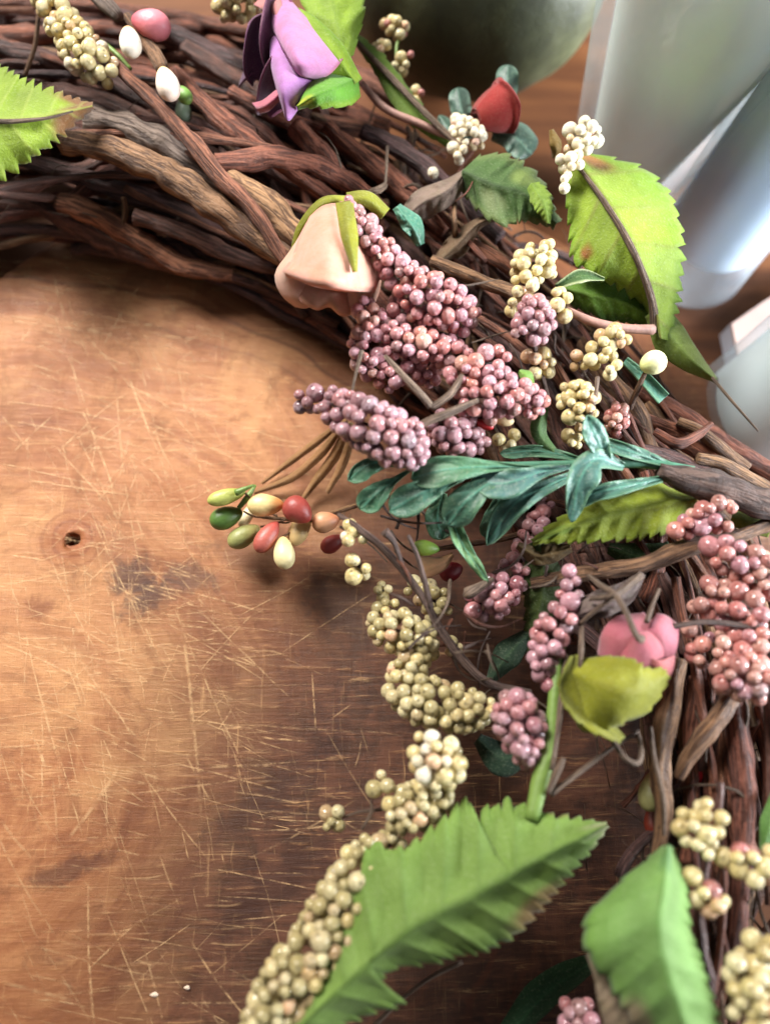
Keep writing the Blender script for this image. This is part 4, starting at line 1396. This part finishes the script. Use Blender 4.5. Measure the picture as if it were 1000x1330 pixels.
# ------------------------------------------------------------------ painted buds on stalks
def bud(parent, px, py, h, rl, rw, ang, col, tipcol=None, name='bud', point=0.35, tilt=0.0):
    """egg shaped bud; rl/rw half length/width in px, ang = photo direction of its pointed (stalk) end in degrees (0 right, 90 up)"""
    s_ = S(px, py, h)
    c = P(px, py, h)
    ax = (P(px + math.cos(math.radians(ang)) * 10, py - math.sin(math.radians(ang)) * 10, h + tilt) - c).normalized()
    up = (cam_loc - c).normalized()
    e1 = (up - ax * up.dot(ax)).normalized()
    e2 = ax.cross(e1)
    vs, fs, cs = [], [], []
    nu, nv = 24, 16
    A, B = lin(*col), lin(*(tipcol or col))
    for j in range(nv + 1):
        th = math.pi * j / nv
        z = math.cos(th)            # 1 = pointed end
        w = math.sin(th) * (1 - point * (z * 0.5 + 0.5) ** 1.3)
        for i in range(nu):
            a = 2 * math.pi * i / nu
            k = 1 + 0.03 * mnoise.noise(Vector((px + math.cos(a), py + math.sin(a), z * 2)))
            vs.append(c + ax * (z * rl * s_) + (e1 * math.cos(a) + e2 * math.sin(a)) * max(w, 0.004) * rw * s_ * k)
            cs.append(mixc(A, B, sstep(z + 0.25 * mnoise.noise(Vector((a, z * 3, px))), 0.0, 0.9)))
    for j in range(nv):
        for i in range(nu):
            i2 = (i + 1) % nu
            fs.append((j * nu + i, j * nu + i2, (j + 1) * nu + i2, (j + 1) * nu + i))
    fs.append(tuple(reversed(range(nu))))
    fs.append(tuple(range(nv * nu, (nv + 1) * nu)))
    return adopt(mesh_obj(name, vs, fs, MAT['pip'], None, True, None, cs), parent)


bunch = thing('bud_spray', 'bunch of green, cream and red painted buds resting on the board', 'bud spray', P(430, 680, 10), 'painted bud sprays')
GL, GD, CRM, RED, OLV, COR, PCH = (172, 178, 92), (82, 114, 50), (222, 196, 136), (150, 64, 56), (150, 152, 92), (172, 88, 76), (192, 140, 104)
for (px, py, h, rl, rw, ang, col, tip) in (
        (294, 645, 22, 25, 12, 15, GL, (150, 160, 70)), (294, 672, 16, 22, 17, 20, GD, (70, 104, 40)), (317, 696, 14, 23, 16, 30, OLV, (180, 172, 108)),
        (345, 656, 22, 24, 17, 0, CRM, (216, 150, 90)), (387, 663, 24, 21, 20, -40, RED, (150, 58, 50)), (347, 697, 20, 24, 15, 55, COR, (176, 76, 66)),
        (390, 686, 14, 26, 15, 62, (222, 190, 130), (200, 160, 100)), (369, 718, 20, 22, 16, 95, (222, 208, 156), (206, 186, 126)), (423, 678, 20, 18, 16, 10, PCH, (190, 120, 84)),
        (432, 706, 10, 17, 13, 30, (150, 56, 52), (130, 50, 46)), (322, 668, 10, 20, 9, 60, (226, 206, 160), (206, 176, 120))):
    bud(bunch, px, py, h, rl, rw, ang, col, tip)
for st in ([(306, 640, 25, 5), (320, 634, 26, 3), (330, 630, 26, 1.5)], [(310, 660, 18, 3), (322, 645, 20, 4), (332, 630, 20, 1.5)]):
    tube_obj('leaf_tip', st, MAT['stem_green'], bunch, 8, 6)
for (bx, by, bh, jx, jy) in ((318, 640, 22, 350, 668), (316, 664, 15, 345, 672), (338, 684, 13, 372, 674), (369, 656, 20, 392, 672), (402, 676, 20, 412, 674), (361, 678, 18, 384, 674),
                             (403, 664, 14, 410, 672), (367, 697, 18, 392, 676), (441, 674, 18, 448, 664), (446, 698, 10, 455, 668), (332, 652, 10, 360, 670)):
    tube_obj('wire', [(bx, by, bh, 1.4), ((bx + jx) / 2, (by + jy) / 2 + 3, (bh + 13) / 2, 1.3), (jx, jy, 13, 1.5)], MAT['twig_tan'], bunch, 8, 6, 0.1)
tube_obj('stem', [(340, 672, 12, 2.0), (400, 674, 14, 3), (445, 662, 20, 3.5), (480, 650, 26, 4), (520, 640, 30, 4)], MAT['twig_tan'], bunch, 20, 7, 0.1)

tl = thing('bud_spray', 'pink, white and green painted buds among the twigs at the top left', 'bud spray', P(215, 60, 44), 'painted bud sprays')
bud(tl, 196, 31, 56, 26, 21, 165, (222, 132, 142), (196, 98, 110))
bud(tl, 169, 53, 57, 24, 16, 100, (246, 238, 220), (226, 176, 112))
bud(tl, 217, 107, 56, 26, 18, 108, (246, 226, 208), (240, 214, 152), point=0.45)
bud(tl, 238, 122, 48, 15, 11, 130, (126, 170, 84), (110, 150, 70))
bud(tl, 238, 143, 40, 17, 12, 100, (112, 130, 108), (100, 116, 96))
tube_obj('stem', [(120, -12, 54, 10), (140, 6, 56, 10), (155, 22, 56, 7)], MAT['twig_grey'], tl, 12, 8, 0.2)
tube_obj('stem', [(165, 20, 52, 6), (190, 55, 52, 9), (206, 78, 54, 10), (212, 92, 54, 8)], MAT['twig_tan'], tl, 14, 8, 0.2)

o_ = thing('bud_spray', 'single pale round bud above the stiff teal strip, beside the white candle', 'bud spray', P(820, 540, 40), 'painted bud sprays')
bud(o_, 848, 471, 52, 18, 17, 200, (240, 232, 180), (200, 206, 140), point=0.2)
tube_obj('stem', [(838, 484, 50, 3), (828, 505, 46, 4), (818, 530, 40, 4)], MAT['twig_tan'], o_, 10, 7, 0.1)

o_ = thing('bud_spray', 'green and dark red buds in shadow under the teal sprig, beside a peach sepal', 'bud spray', P(620, 715, 24), 'painted bud sprays')
bud(o_, 553, 712, 28, 18, 12, -5, (140, 170, 70), (110, 150, 60))
bud(o_, 586, 742, 18, 16, 15, 20, (128, 26, 34), (110, 22, 30))
leaf_mesh('sepal', [(588, 720, 26), (572, 732, 28), (548, 738, 28)], [2, 11, 15], [2, 9, 16], green((224, 168, 122), (214, 156, 112), None, 1.2, None, 0.5, [], 31.0), MAT['petal'], o_, lift=(-2, -2), seed=2)
tube_obj('stem', [(565, 714, 26, 3), (600, 708, 26, 4), (650, 700, 26, 4), (690, 690, 28, 4)], MAT['twig_tan'], o_, 14, 7, 0.1)

o_ = thing('bud_spray', 'dark red bud and cream bud deep between the bare twigs at lower right', 'bud spray', P(880, 1040, 20), 'painted bud sprays')
bud(o_, 905, 1002, 34, 16, 9, 90, (196, 30, 44), (150, 24, 34))
bud(o_, 846, 1028, 34, 26, 18, 80, (150, 146, 96), (150, 120, 70))
bud(o_, 848, 1066, 26, 20, 13, 90, (120, 46, 30), (100, 40, 28))
o_ = thing('bud_spray', 'red bud and cream bud half hidden between mauve berries and teal leaves', 'bud spray', P(660, 560, 40), 'painted bud sprays')
bud(o_, 628, 551, 48, 14, 7, 160, (170, 34, 36), (150, 30, 32))
bud(o_, 652, 545, 47, 16, 9, 170, (222, 196, 150), (200, 170, 120))
bud(o_, 618, 556, 44, 12, 8, 160, (160, 40, 38), (150, 30, 32))


# ------------------------------------------------------------------ roses
def petal(parent, base, ax, e1, e2, R0, R1, L, a0, span, cfun, flare=0.25, lip=0.18, point=0.0, bulge=0.10, seed=0.0, name='petal', notch=0.0, off=0.0):
    nu, nv = 26, 22
    vs, fs, cs = [], [], []
    for j in range(nv + 1):
        v = j / nv
        for i in range(nu + 1):
            u = -1 + 2 * i / nu
            a = a0 + u * span / 2
            zz = v * (1 + point * (1 - abs(u)) - 0.10 * abs(u) ** 3 * (1 - point)) - notch * v * math.exp(-(u / 0.25) ** 2)
            r = R0 + (R1 - R0) * v ** (0.75) + bulge * R1 * math.sin(math.pi * v) + off
            lp = max(0.0, (v - 0.80) / 0.20)
            r += flare * R1 * lp ** 2 * (1 + 0.5 * mnoise.noise(Vector((u * 1.6, seed, 2))))
            z = L * (zz - lip * lp ** 2.2)
            r *= 1 + 0.05 * mnoise.noise(Vector((u * 1.5 + seed, v * 2, seed)))
            p = base + ax * z + (e1 * math.cos(a) + e2 * math.sin(a)) * max(r, 0.0002)
            vs.append(p)
            cs.append(cfun(u, v))
    K = nu + 1
    for j in range(nv):
        for i in range(nu):
            fs.append((j * K + i, j * K + i + 1, (j + 1) * K + i + 1, (j + 1) * K + i))
    o = mesh_obj(name, vs, fs, MAT['petal'], None, True, None, cs)
    md = o.modifiers.new('thickness', 'SOLIDIFY')
    md.thickness = 0.0007
    md.offset = 0
    adopt(o, parent)
    return o


def rose_frame(bx, by, bh, tx, ty, th):
    b, t = P(bx, by, bh), P(tx, ty, th)
    ax = (t - b).normalized()
    up = (cam_loc - b).normalized()
    e1 = (up - ax * up.dot(ax)).normalized()     # angle 0 faces the camera
    e2 = ax.cross(e1)
    return b, (t - b).length, ax, e1, e2


def rim(c, edge, e0=0.9, side=None):
    C, E = lin(*c), lin(*edge)

    def f(u, v):
        k = 0.8 * sstep(abs(u), e0, 1.0)
        k = max(k, 0.5 * sstep(v, 0.97, 1.0))
        n = mnoise.noise(Vector((u * 2, v * 2, c[0])))
        return mixc(mixc(C, tuple(x * 0.88 for x in C), 0.5 + n), E, k)
    return f


def loft(parent, curves, cfun, thick=0.6, name='petal', n=22):
    rows = [catmull(c, n) for c in curves]
    m = 16
    grid = np.array([[*x] for x in rows])            # curves x n x 3
    vs, cs = [], []
    cols_ = [catmull(grid[:, i, :].tolist(), m) for i in range(n)]
    for j in range(m):
        for i in range(n):
            x, y, h = cols_[i][j]
            vs.append(P(x, y, h))
            cs.append(cfun(2 * i / (n - 1) - 1, j / (m - 1)))
    fs = [(j * n + i, j * n + i + 1, (j + 1) * n + i + 1, (j + 1) * n + i) for j in range(m - 1) for i in range(n - 1)]
    o = mesh_obj(name, vs, fs, MAT['petal'], None, True, None, cs)
    md = o.modifiers.new('thickness', 'SOLIDIFY')
    md.thickness = thick / 1000
    md.offset = 0
    return adopt(o, parent)


# peach rose
rose = thing('peach_rose', 'peach foam rose with olive sepals beside the pink berries', 'rose', P(445, 268, 44), 'artificial roses on the wreath')
b, L, ax, e1, e2 = rose_frame(446, 270, 62, 421, 374, 44)
s_ = S(440, 330, 46)
PE = (234, 168, 146)
for R0_, R1_, L_, a_, sp_, cc_, sd_ in ((16, 42, 0.93, 3.1, 2.6, (228, 180, 158), 3), (15, 40, 0.95, 1.6, 2.4, (232, 184, 160), 2), (15, 40, 0.95, -1.6, 2.4, (224, 176, 158), 4),
                                       (8, 28, 1.05, 0.6, 2.4, (222, 160, 134), 5), (8, 28, 1.05, -1.5, 2.6, (214, 150, 124), 6), (5, 18, 1.10, 0.0, 5.8, (206, 138, 114), 8)):
    petal(rose, b, ax, e1, e2, R0_ * s_, R1_ * s_, L * L_, a_, sp_, rim(cc_, (206, 120, 98), 0.93), flare=0.12, lip=0.04, bulge=0.08, seed=sd_)
PR = rim(PE, (222, 150, 124), 0.975)
loft(rose, [[(396, 290, 52), (402, 283, 58), (410, 280, 60)], [(380, 322, 50), (389, 316, 59), (398, 312, 61)], [(361, 348, 48), (375, 346, 57), (390, 340, 59)],
            [(358, 364, 46), (378, 368, 51), (404, 364, 50)], [(367, 384, 43), (388, 388, 47), (412, 380, 47)], [(384, 398, 40), (400, 399, 44), (420, 388, 44)]], rim((234, 184, 162), (216, 146, 122), 0.96))
loft(rose, [[(404, 280, 59), (420, 268, 62), (438, 265, 63), (449, 270, 60)], [(391, 306, 60), (415, 298, 67), (441, 296, 68), (464, 303, 61)],
            [(381, 332, 58), (412, 330, 69), (449, 331, 69), (484, 338, 57)], [(373, 346, 57), (410, 354, 69), (449, 359, 69), (492, 358, 55)],
            [(368, 351, 57.5), (408, 365, 69.5), (447, 372, 69.5), (488, 373, 56)], [(371, 356, 54), (409, 371, 65), (447, 378, 65), (485, 379, 53)], [(378, 358, 50), (410, 371, 58), (447, 377, 58), (478, 378, 49)]], PR, 0.8)
loft(rose, [[(388, 352, 50), (415, 358, 51), (450, 362, 51), (490, 362, 48)], [(388, 382, 48), (412, 390, 50), (428, 387, 51), (448, 396, 50), (484, 388, 46)],
            [(392, 392, 46), (411, 400, 48), (428, 396, 48), (446, 408, 48), (478, 397, 44)], [(396, 394, 41), (412, 402, 42), (428, 398, 42), (446, 410, 42), (474, 400, 40)]], rim((232, 174, 148), (210, 130, 106), 0.97))
loft(rose, [[(450, 372, 54), (475, 372, 56), (495, 362, 53)], [(453, 395, 50), (474, 389, 53), (492, 378, 50)], [(457, 409, 46), (471, 403, 48), (487, 391, 46)]], rim((232, 178, 156), (210, 132, 110), 0.95))
loft(rose, [[(470, 310, 55), (482, 312, 57), (491, 320, 53)], [(475, 335, 57), (488, 338, 59), (498, 345, 54)], [(478, 363, 55), (490, 363, 56), (499, 358, 52)]], rim((230, 186, 170), (210, 140, 120), 0.95))
OL = green((150, 150, 34), (136, 134, 30), None, 1.2, None, 0.5, [], 41.0)
leaf_mesh('sepal', [(452, 262, 60), (420, 264, 62), (392, 296, 56), (378, 340, 46)], [8, 8, 9, 2], [8, 7, 6, 2], OL, MAT['leaf'], rose, lift=(-2, -1), seed=1)
leaf_mesh('sepal', [(446, 262, 66), (452, 300, 71.5), (461, 353, 70.5)], [12, 12, 2], [10, 10, 2], OL, MAT['leaf'], rose, lift=(-1, -2), seed=2)
leaf_mesh('sepal', [(450, 258, 58), (476, 258, 58), (500, 278, 54)], [8, 10, 9], [8, 10, 8], OL, MAT['leaf'], rose, lift=(-2, -2), seed=3)

# purple rose
rose = thing('purple_rose', 'lilac and dark purple rose with green calyx at the top', 'rose', P(462, 92, 46), 'artificial roses on the wreath')
b, L, ax, e1, e2 = rose_frame(452, 100, 48, 352, 72, 52)
s_ = S(400, 80, 50)
LI = (204, 132, 186)
LIR = rim(LI, (190, 100, 118), 0.97)
loft(rose, [[(338, 4, 58), (368, -6, 62), (395, 20, 65), (445, 70, 62)], [(346, 18, 62), (372, 22, 69), (402, 50, 70), (444, 78, 64)],
            [(353, 36, 63), (374, 58, 71), (394, 84, 71), (430, 94, 65)], [(357, 42, 61), (370, 68, 67), (388, 95, 68), (410, 103, 63)]], LIR)
loft(rose, [[(356, 34, 62), (367, 60, 65), (385, 88, 66), (412, 104, 62)], [(351, 58, 63), (366, 86, 68), (382, 106, 67), (404, 114, 62)],
            [(353, 86, 62), (364, 114, 67), (376, 130, 65), (394, 130, 61)], [(359, 112, 58), (367, 138, 61), (374, 156, 59), (386, 142, 57)]], rim((186, 124, 192), (150, 90, 160), 0.97))
loft(rose, [[(330, 6, 56), (345, -8, 60), (362, -10, 60)], [(338, 10, 60), (352, 4, 65), (366, 4, 65)], [(350, 22, 60), (360, 22, 66), (370, 26, 67)]], rim((206, 128, 130), (190, 110, 120), 0.97))
loft(rose, [[(328, 134, 52), (342, 130, 56), (360, 116, 58)], [(334, 141, 55), (346, 136, 60), (362, 122, 61)], [(338, 146, 52), (350, 142, 56), (364, 128, 58)]], rim((186, 100, 120), (170, 90, 110), 0.97))
petal(rose, b, ax, e1, e2, 14 * s_, 60 * s_, L * 0.98, 2.6, 2.2, rim((170, 100, 150), (168, 88, 120), 0.94), flare=0.14, lip=0.0, bulge=0.06, seed=13)
petal(rose, b, ax, e1, e2, 14 * s_, 60 * s_, L * 0.98, -2.5, 2.0, rim((160, 92, 140), (168, 88, 120), 0.94), flare=0.14, lip=0.0, bulge=0.06, seed=14)
DP = (96, 46, 78)
petal(rose, b, ax, e1, e2, 10 * s_, 50 * s_, L * 1.26, 0.7, 1.9, rim(DP, (132, 70, 104), 0.9), flare=0.30, lip=0.10, bulge=0.05, seed=15)
petal(rose, b, ax, e1, e2, 10 * s_, 52 * s_, L * 1.18, -0.9, 1.8, rim((84, 42, 76), (130, 60, 90), 0.9), flare=0.34, lip=0.10, bulge=0.05, seed=16)
petal(rose, b, ax, e1, e2, 10 * s_, 46 * s_, L * 1.26, 2.8, 2.4, rim((78, 36, 66), (120, 60, 90), 0.9), flare=0.28, lip=0.10, bulge=0.05, seed=17)
petal(rose, b, ax, e1, e2, 8 * s_, 36 * s_, L * 1.44, 0.1, 2.2, rim((88, 44, 84), (120, 60, 100), 0.9), flare=0.3, lip=0.10, bulge=0.04, seed=18)
petal(rose, b, ax, e1, e2, 8 * s_, 34 * s_, L * 1.46, -1.9, 2.4, rim((80, 40, 80), (120, 60, 100), 0.9), flare=0.3, lip=0.08, bulge=0.04, seed=19)
petal(rose, b, ax, e1, e2, 6 * s_, 22 * s_, L * 1.42, 2.2, 3.2, rim((70, 34, 70), (110, 56, 92), 0.9), flare=0.3, lip=0.06, bulge=0.03, seed=20)
GR = green((150, 180, 46), (120, 150, 40), None, 1.2, (110, 156, 40), 0.4, [], 42.0)
leaf_mesh('sepal', [(462, 108, 60), (430, 66, 66), (395, 30, 66), (362, 2, 60)], [14, 36, 24, 3], [10, 18, 16, 3], GR, MAT['leaf'], rose, lift=(-3, -1), quilt=0.5, nv=4, seed=3)
leaf_mesh('sepal', [(448, 78, 62), (440, 40, 64), (432, 0, 62), (420, -50, 58)], [14, 34, 40, 34], [10, 34, 46, 40], green((146, 176, 50), (124, 152, 46), None, 1.2, (130, 168, 44), 0.4, [], 43.0), MAT['leaf'], rose, teeth=7, tooth=6, lift=(-3, -4), quilt=0.8, nv=4, wav=3, seed=6)
leaf_mesh('sepal', [(464, 98, 58), (440, 112, 67), (410, 124, 69), (386, 138, 64)], [26, 28, 18, 3], [36, 32, 22, 4], green((112, 172, 52), (96, 150, 44), None, 1.2, (150, 176, 40), 0.6, [(0.85, 0, 0.2, (196, 196, 50), 0.8)], 44.0), MAT['leaf'], rose, teeth=5, tooth=4, lift=(-4, -7), quilt=0.5, nv=4, seed=9)

# pink rose
rose = thing('pink_rose', 'dusky pink rose half hidden by a yellow-olive leaf at right', 'rose', P(800, 905, 30), 'artificial roses on the wreath')
b, L, ax, e1, e2 = rose_frame(808, 900, 46, 831, 812, 50)
s_ = S(830, 830, 52)
PK = (190, 96, 110)
for R1_, L_, a_, sp_, cc_, sd_ in ((40, 1.0, -0.9, 2.1, PK, 21), (41, 1.02, 0.95, 2.2, (198, 108, 122), 22), (38, 1.0, 2.9, 2.4, (200, 112, 126), 23), (37, 1.0, -2.7, 2.2, (196, 104, 118), 24),
                                  (28, 1.08, 0.2, 2.6, (186, 92, 106), 25), (26, 1.08, 2.8, 2.8, (180, 86, 100), 26), (14, 1.05, 0.8, 5.6, (170, 78, 92), 27)):
    petal(rose, b, ax, e1, e2, 12 * s_, (R1_ - 5) * s_, L * L_ * 0.93, a_, sp_, rim(cc_, (160, 70, 84), 0.95), flare=-0.18, lip=0.02, bulge=0.30, seed=sd_, off=1.5 * s_ if sd_ == 22 else 0)
loft(rose, [[(776, 852, 48), (782, 822, 52), (800, 802, 52), (836, 796, 49)], [(790, 858, 52), (800, 828, 55), (822, 812, 55), (842, 804, 52)],
            [(816, 862, 53), (824, 842, 56), (836, 824, 56), (846, 806, 52)], [(836, 858, 53), (842, 838, 57), (847, 820, 56), (850, 803, 51)]], rim((178, 92, 106), (146, 64, 78), 0.96))
loft(rose, [[(836, 850, 52), (841, 818, 56), (853, 797, 52)], [(852, 856, 54), (860, 826, 57), (866, 801, 53)], [(870, 866, 52), (879, 838, 54), (881, 812, 49)]], rim((184, 98, 116), (150, 66, 80), 0.96))
loft(rose, [[(838, 850, 56), (856, 858, 57), (876, 852, 55)], [(842, 862, 55), (860, 872, 56), (874, 868, 54)], [(846, 874, 50), (862, 888, 50), (870, 880, 49)]], rim((206, 116, 120), (170, 80, 92), 0.96))
loft(rose, [[(834, 916, 50), (840, 908, 52), (848, 906, 51)], [(836, 924, 50), (842, 918, 52), (850, 914, 50)]], rim((214, 150, 180), (180, 110, 140), 0.96))
YO = green((160, 160, 42), (144, 142, 36), None, 1.2, (150, 150, 36), 0.4, [], 45.0)
leaf_mesh('sepal', [(744, 872, 54), (785, 890, 62), (825, 898, 63), (866, 876, 58)], [20, 40, 44, 36, 10], [34, 66, 58, 30, 5], YO, MAT['leaf'], rose, teeth=7, tooth=5, lift=(-2, -8), quilt=0.3, nv=4, wav=4, seed=10)
leaf_mesh('sepal', [(752, 850, 52), (745, 895, 54), (770, 935, 54), (806, 962, 52)], [14, 26, 26, 6], [10, 20, 16, 4], green((138, 138, 34), (124, 122, 30), None, 1.2, None, 0.4, [], 46.0), MAT['leaf'], rose, teeth=6, tooth=4, lift=(-3, 3), wav=3, seed=11)

# red rosebud
rose = thing('red_rosebud', 'small red rosebud with bluish leaves in front of the green gourd', 'rose', P(632, 175, 34), 'artificial roses on the wreath')
b, L, ax, e1, e2 = rose_frame(618, 152, 44, 652, 138, 44)
s_ = S(640, 140, 44)
RD = (178, 44, 40)
for i, a in enumerate((0.2, 2.2, -1.9, 3.6)):
    petal(rose, b, ax, e1, e2, 10 * s_, (32 - 2 * i) * s_, L * (1.0 + 0.06 * i), a, 2.3, rim((RD[0] - 14 * i, RD[1], RD[2]), (150, 30, 34), 0.92), flare=0.2, lip=0.08, point=0.15, seed=30 + i)
petal(rose, b, ax, e1, e2, 6 * s_, 16 * s_, L * 1.05, 0.5, 5.4, rim((150, 26, 34), (120, 20, 30), 0.92), flare=0.2, lip=0.05, seed=36)
BT = (74, 100, 90)
for rib, a, b_ in (([(640, 150, 38), (656, 122, 44), (660, 84, 46)], [6, 15, 14], [6, 15, 14]), ([(618, 165, 36), (602, 150, 40), (594, 114, 42)], [6, 14, 13], [6, 14, 13]),
                   ([(640, 172, 36), (668, 178, 42), (690, 200, 40)], [10, 22, 18], [10, 22, 18]), ([(618, 172, 36), (590, 172, 38), (570, 150, 38)], [6, 14, 5], [6, 12, 5])):
    leaf_mesh('leaf', rib, a, b_, green(BT, (110, 142, 128), None, 1.2, (120, 150, 136), 0.6, [], 47.0), MAT['teal_leaf'], rose, lift=(-2, -2), seed=rib[0][0] * 0.2, round_tip=True, wav=2)

# ------------------------------------------------------------------ dry stems, tendrils, grass
cs = thing('dried_stem', 'grey crossed dry stems sticking up over the pink rose', 'dried stem', P(800, 776, 54), 'loose dry stems on the wreath')
for st in ([(764, 748, 54, 3), (782, 762, 57, 4), (800, 774, 60, 4.5), (815, 800, 62, 4), (826, 826, 63, 4.5), (834, 830, 62, 6)],
           [(766, 778, 55, 3), (785, 776, 58, 4), (800, 772, 60, 4), (828, 752, 57, 3)],
           [(752, 812, 50, 3), (770, 795, 54, 3), (800, 774, 58, 3.5), (832, 748, 54, 6)],
           [(840, 808, 58, 4), (848, 785, 56, 3), (856, 766, 52, 3)], [(756, 812, 50, 3), (755, 845, 54, 3.5), (752, 880, 54, 2)]):
    tube_obj('stalk', st, MAT['dry'], cs, 18, 7, 0.2)
leaf_mesh('husk', [(745, 800, 50), (775, 790, 54), (810, 772, 54), (835, 745, 52)], [8, 22, 16, 3], [4, 16, 14, 3], green((124, 104, 100), (110, 92, 90), None, 1.2, None, 0.5, [], 48.0), MAT['leaf'], cs, lift=(-2, -3), quilt=0.7, wav=4, seed=13)
for lab, sts in (('thin curled grey tendril looping below the yellow-olive leaf', [[(795, 962, 50, 3), (812, 985, 52, 3.5), (828, 992, 52, 3.5), (833, 978, 50, 3), (829, 955, 46, 3)]]),
                 ('long thin grey stem running down left from the curled tendril', [[(830, 950, 46, 2.5), (790, 975, 46, 3), (750, 1005, 46, 3.5), (715, 1032, 46, 3.5)], [(712, 1030, 47, 4), (726, 998, 48, 5), (732, 985, 48, 3)]]),
                 ('thin grey stem hanging vertically left of the bare right twigs', [[(845, 945, 48, 2.5), (850, 985, 50, 3), (862, 1040, 50, 3), (862, 1085, 46, 2.5)]]),
                 ('fine pale straw sticking out right of the big pink berries', [[(570, 375, 56, 1.0), (610, 370, 58, 1.4), (648, 362, 56, 0.7)], [(612, 445, 54, 1), (640, 436, 54, 1.3), (662, 430, 54, 0.7)]]),
                 ('thin brown sprout by the upper twigs above the peach rose', [[(500, 240, 44, 4), (492, 246, 47, 5), (480, 250, 46, 4), (470, 262, 42, 2)], [(503, 190, 40, 2), (502, 215, 44, 2), (500, 245, 44, 2)]]),
                 ('pinkish brown bare stem running to the yellow-green leaf', [[(735, 402, 50, 5), (770, 418, 51, 6), (810, 426, 50, 6), (848, 428, 48, 7)]]),
                 ('thin dead stalk lying on the board at the bottom, under the large leaf', [[(480, 1340, 8, 4), (520, 1300, 10, 3), (560, 1270, 14, 3), (600, 1250, 18, 3)]]),
                 ('hair-thin fibre trailing over the white candle', [[(925, 490, 44, 2), (950, 520, 46, 2), (985, 560, 46, 1.2)]])):
    r_ = thing('dried_stem', lab, 'dried stem', P(*sts[0][0][:3]), 'loose dry stems on the wreath')
    for st in sts:
        tube_obj('stalk', st, MAT['stem_pink' if 'pinkish' in lab else ('dry' if 'fine' not in lab else 'dry')], r_, 18, 7, 0.12)
gs = thing('dried_grass', 'dry brown grass blades on the board, left of the mauve berries', 'dried grass', P(446, 560, 26))
for rib, w in (([(450, 545, 26), (420, 585, 14), (380, 620, 6), (330, 640, 3)], [3, 6, 5, 2]), ([(455, 548, 26), (436, 590, 14), (410, 625, 7), (392, 650, 4)], [4, 7, 6, 2]),
               ([(448, 545, 24), (410, 575, 11), (370, 605, 4), (340, 628, 2)], [2, 5, 4, 1]), ([(458, 560, 24), (446, 600, 14), (425, 640, 8)], [4, 6, 2])):
    leaf_mesh('blade', rib, w, w, green((172, 126, 82), (150, 106, 66), None, 1.2, None, 0.5, [], 50.0), MAT['leaf'], gs, lift=(-0.8, -0.8), quilt=0.2, nv=3, seed=rib[0][0] * 0.3, M=4, N=24)

# bark fibres and hair-thin strands caught in the wreath: too many to pick apart
R5 = random.Random(21)
V, F, U = [], [], []
for i in range(420):
    a0 = math.radians(R5.uniform(-18, 110))
    rd = WR + R5.uniform(-0.036, 0.042)
    hh = R5.uniform(0.012, 0.040) * max(0.3, 1 - ((rd - WR) / 0.05) ** 2)
    c = Vector((WC.x + rd * math.cos(a0), WC.y + rd * math.sin(a0), hh))
    tdir = a0 + math.pi / 2 + R5.gauss(0, 0.6)
    ln = R5.uniform(0.006, 0.028)
    path, cur = [], R5.gauss(0, 0.5)
    for j in range(7):
        t = j / 6
        path.append((c.x + math.cos(tdir + cur * t) * ln * t, c.y + math.sin(tdir + cur * t) * ln * t, c.z + 0.006 * math.sin(t * 3 + i) * ln / 0.02))
    r0 = R5.choice([0.00018, 0.00025, 0.0004, 0.0007])
    v, f, u = tube(path, [r0 * (1 - 0.6 * j / 6) for j in range(7)], 4)
    n0 = len(V)
    V += v
    U += u
    F += [tuple(q + n0 for q in x) for x in f]
fb = adopt(mesh_obj('bark_fibres', V, F, MAT['dry'], None, True, U), wreath)
fb['kind'] = 'stuff'

# tangles of thin dry stalks between the berry sprays
R6 = random.Random(33)
for lab, pts, nst in (('grey-brown tangle of thin dry stalks between the tan berries and the dark pink branch', [(500, 700), (560, 760), (620, 850), (690, 900)], 26),
                      ('thin dry stalks tangled in the dark under the grey crossed stems', [(700, 720), (760, 770), (800, 760), (880, 780)], 22),
                      ('wispy brown stalks sticking out among the middle cream berries', [(640, 400), (700, 450), (770, 500), (830, 560)], 20),
                      ('wispy dry stalks behind the narrow green leaf at the top', [(500, 150), (560, 200), (600, 240), (660, 260)], 16)):
    r_ = thing('dried_stem', lab, 'dried stem', P(pts[1][0], pts[1][1], 30), 'loose dry stems on the wreath')
    line = catmull([(x, y, 0) for x, y in pts], 40)
    for i in range(nst):
        c = line[R6.randrange(40)]
        x, y = c[0] + R6.gauss(0, 26), c[1] + R6.gauss(0, 26)
        an = math.radians(R6.gauss(-35, 55))
        ln = R6.uniform(25, 85)
        h = R6.uniform(20, 44)
        cv = R6.gauss(0, 0.5)
        st = []
        for q in range(4):
            t = q / 3
            st.append((x + math.cos(an + cv * t) * ln * (t - 0.5), y - math.sin(an + cv * t) * ln * (t - 0.5), h + 8 * math.sin(t * 2 + i) + R6.gauss(0, 1.5), R6.uniform(1.0, 2.6) * (1.1 - 0.6 * t)))
        tube_obj('stalk', st, MAT[R6.choice(['dry', 'dry_dark', 'dry_dark', 'twig_red'])], r_, 12, 6, 0.25)
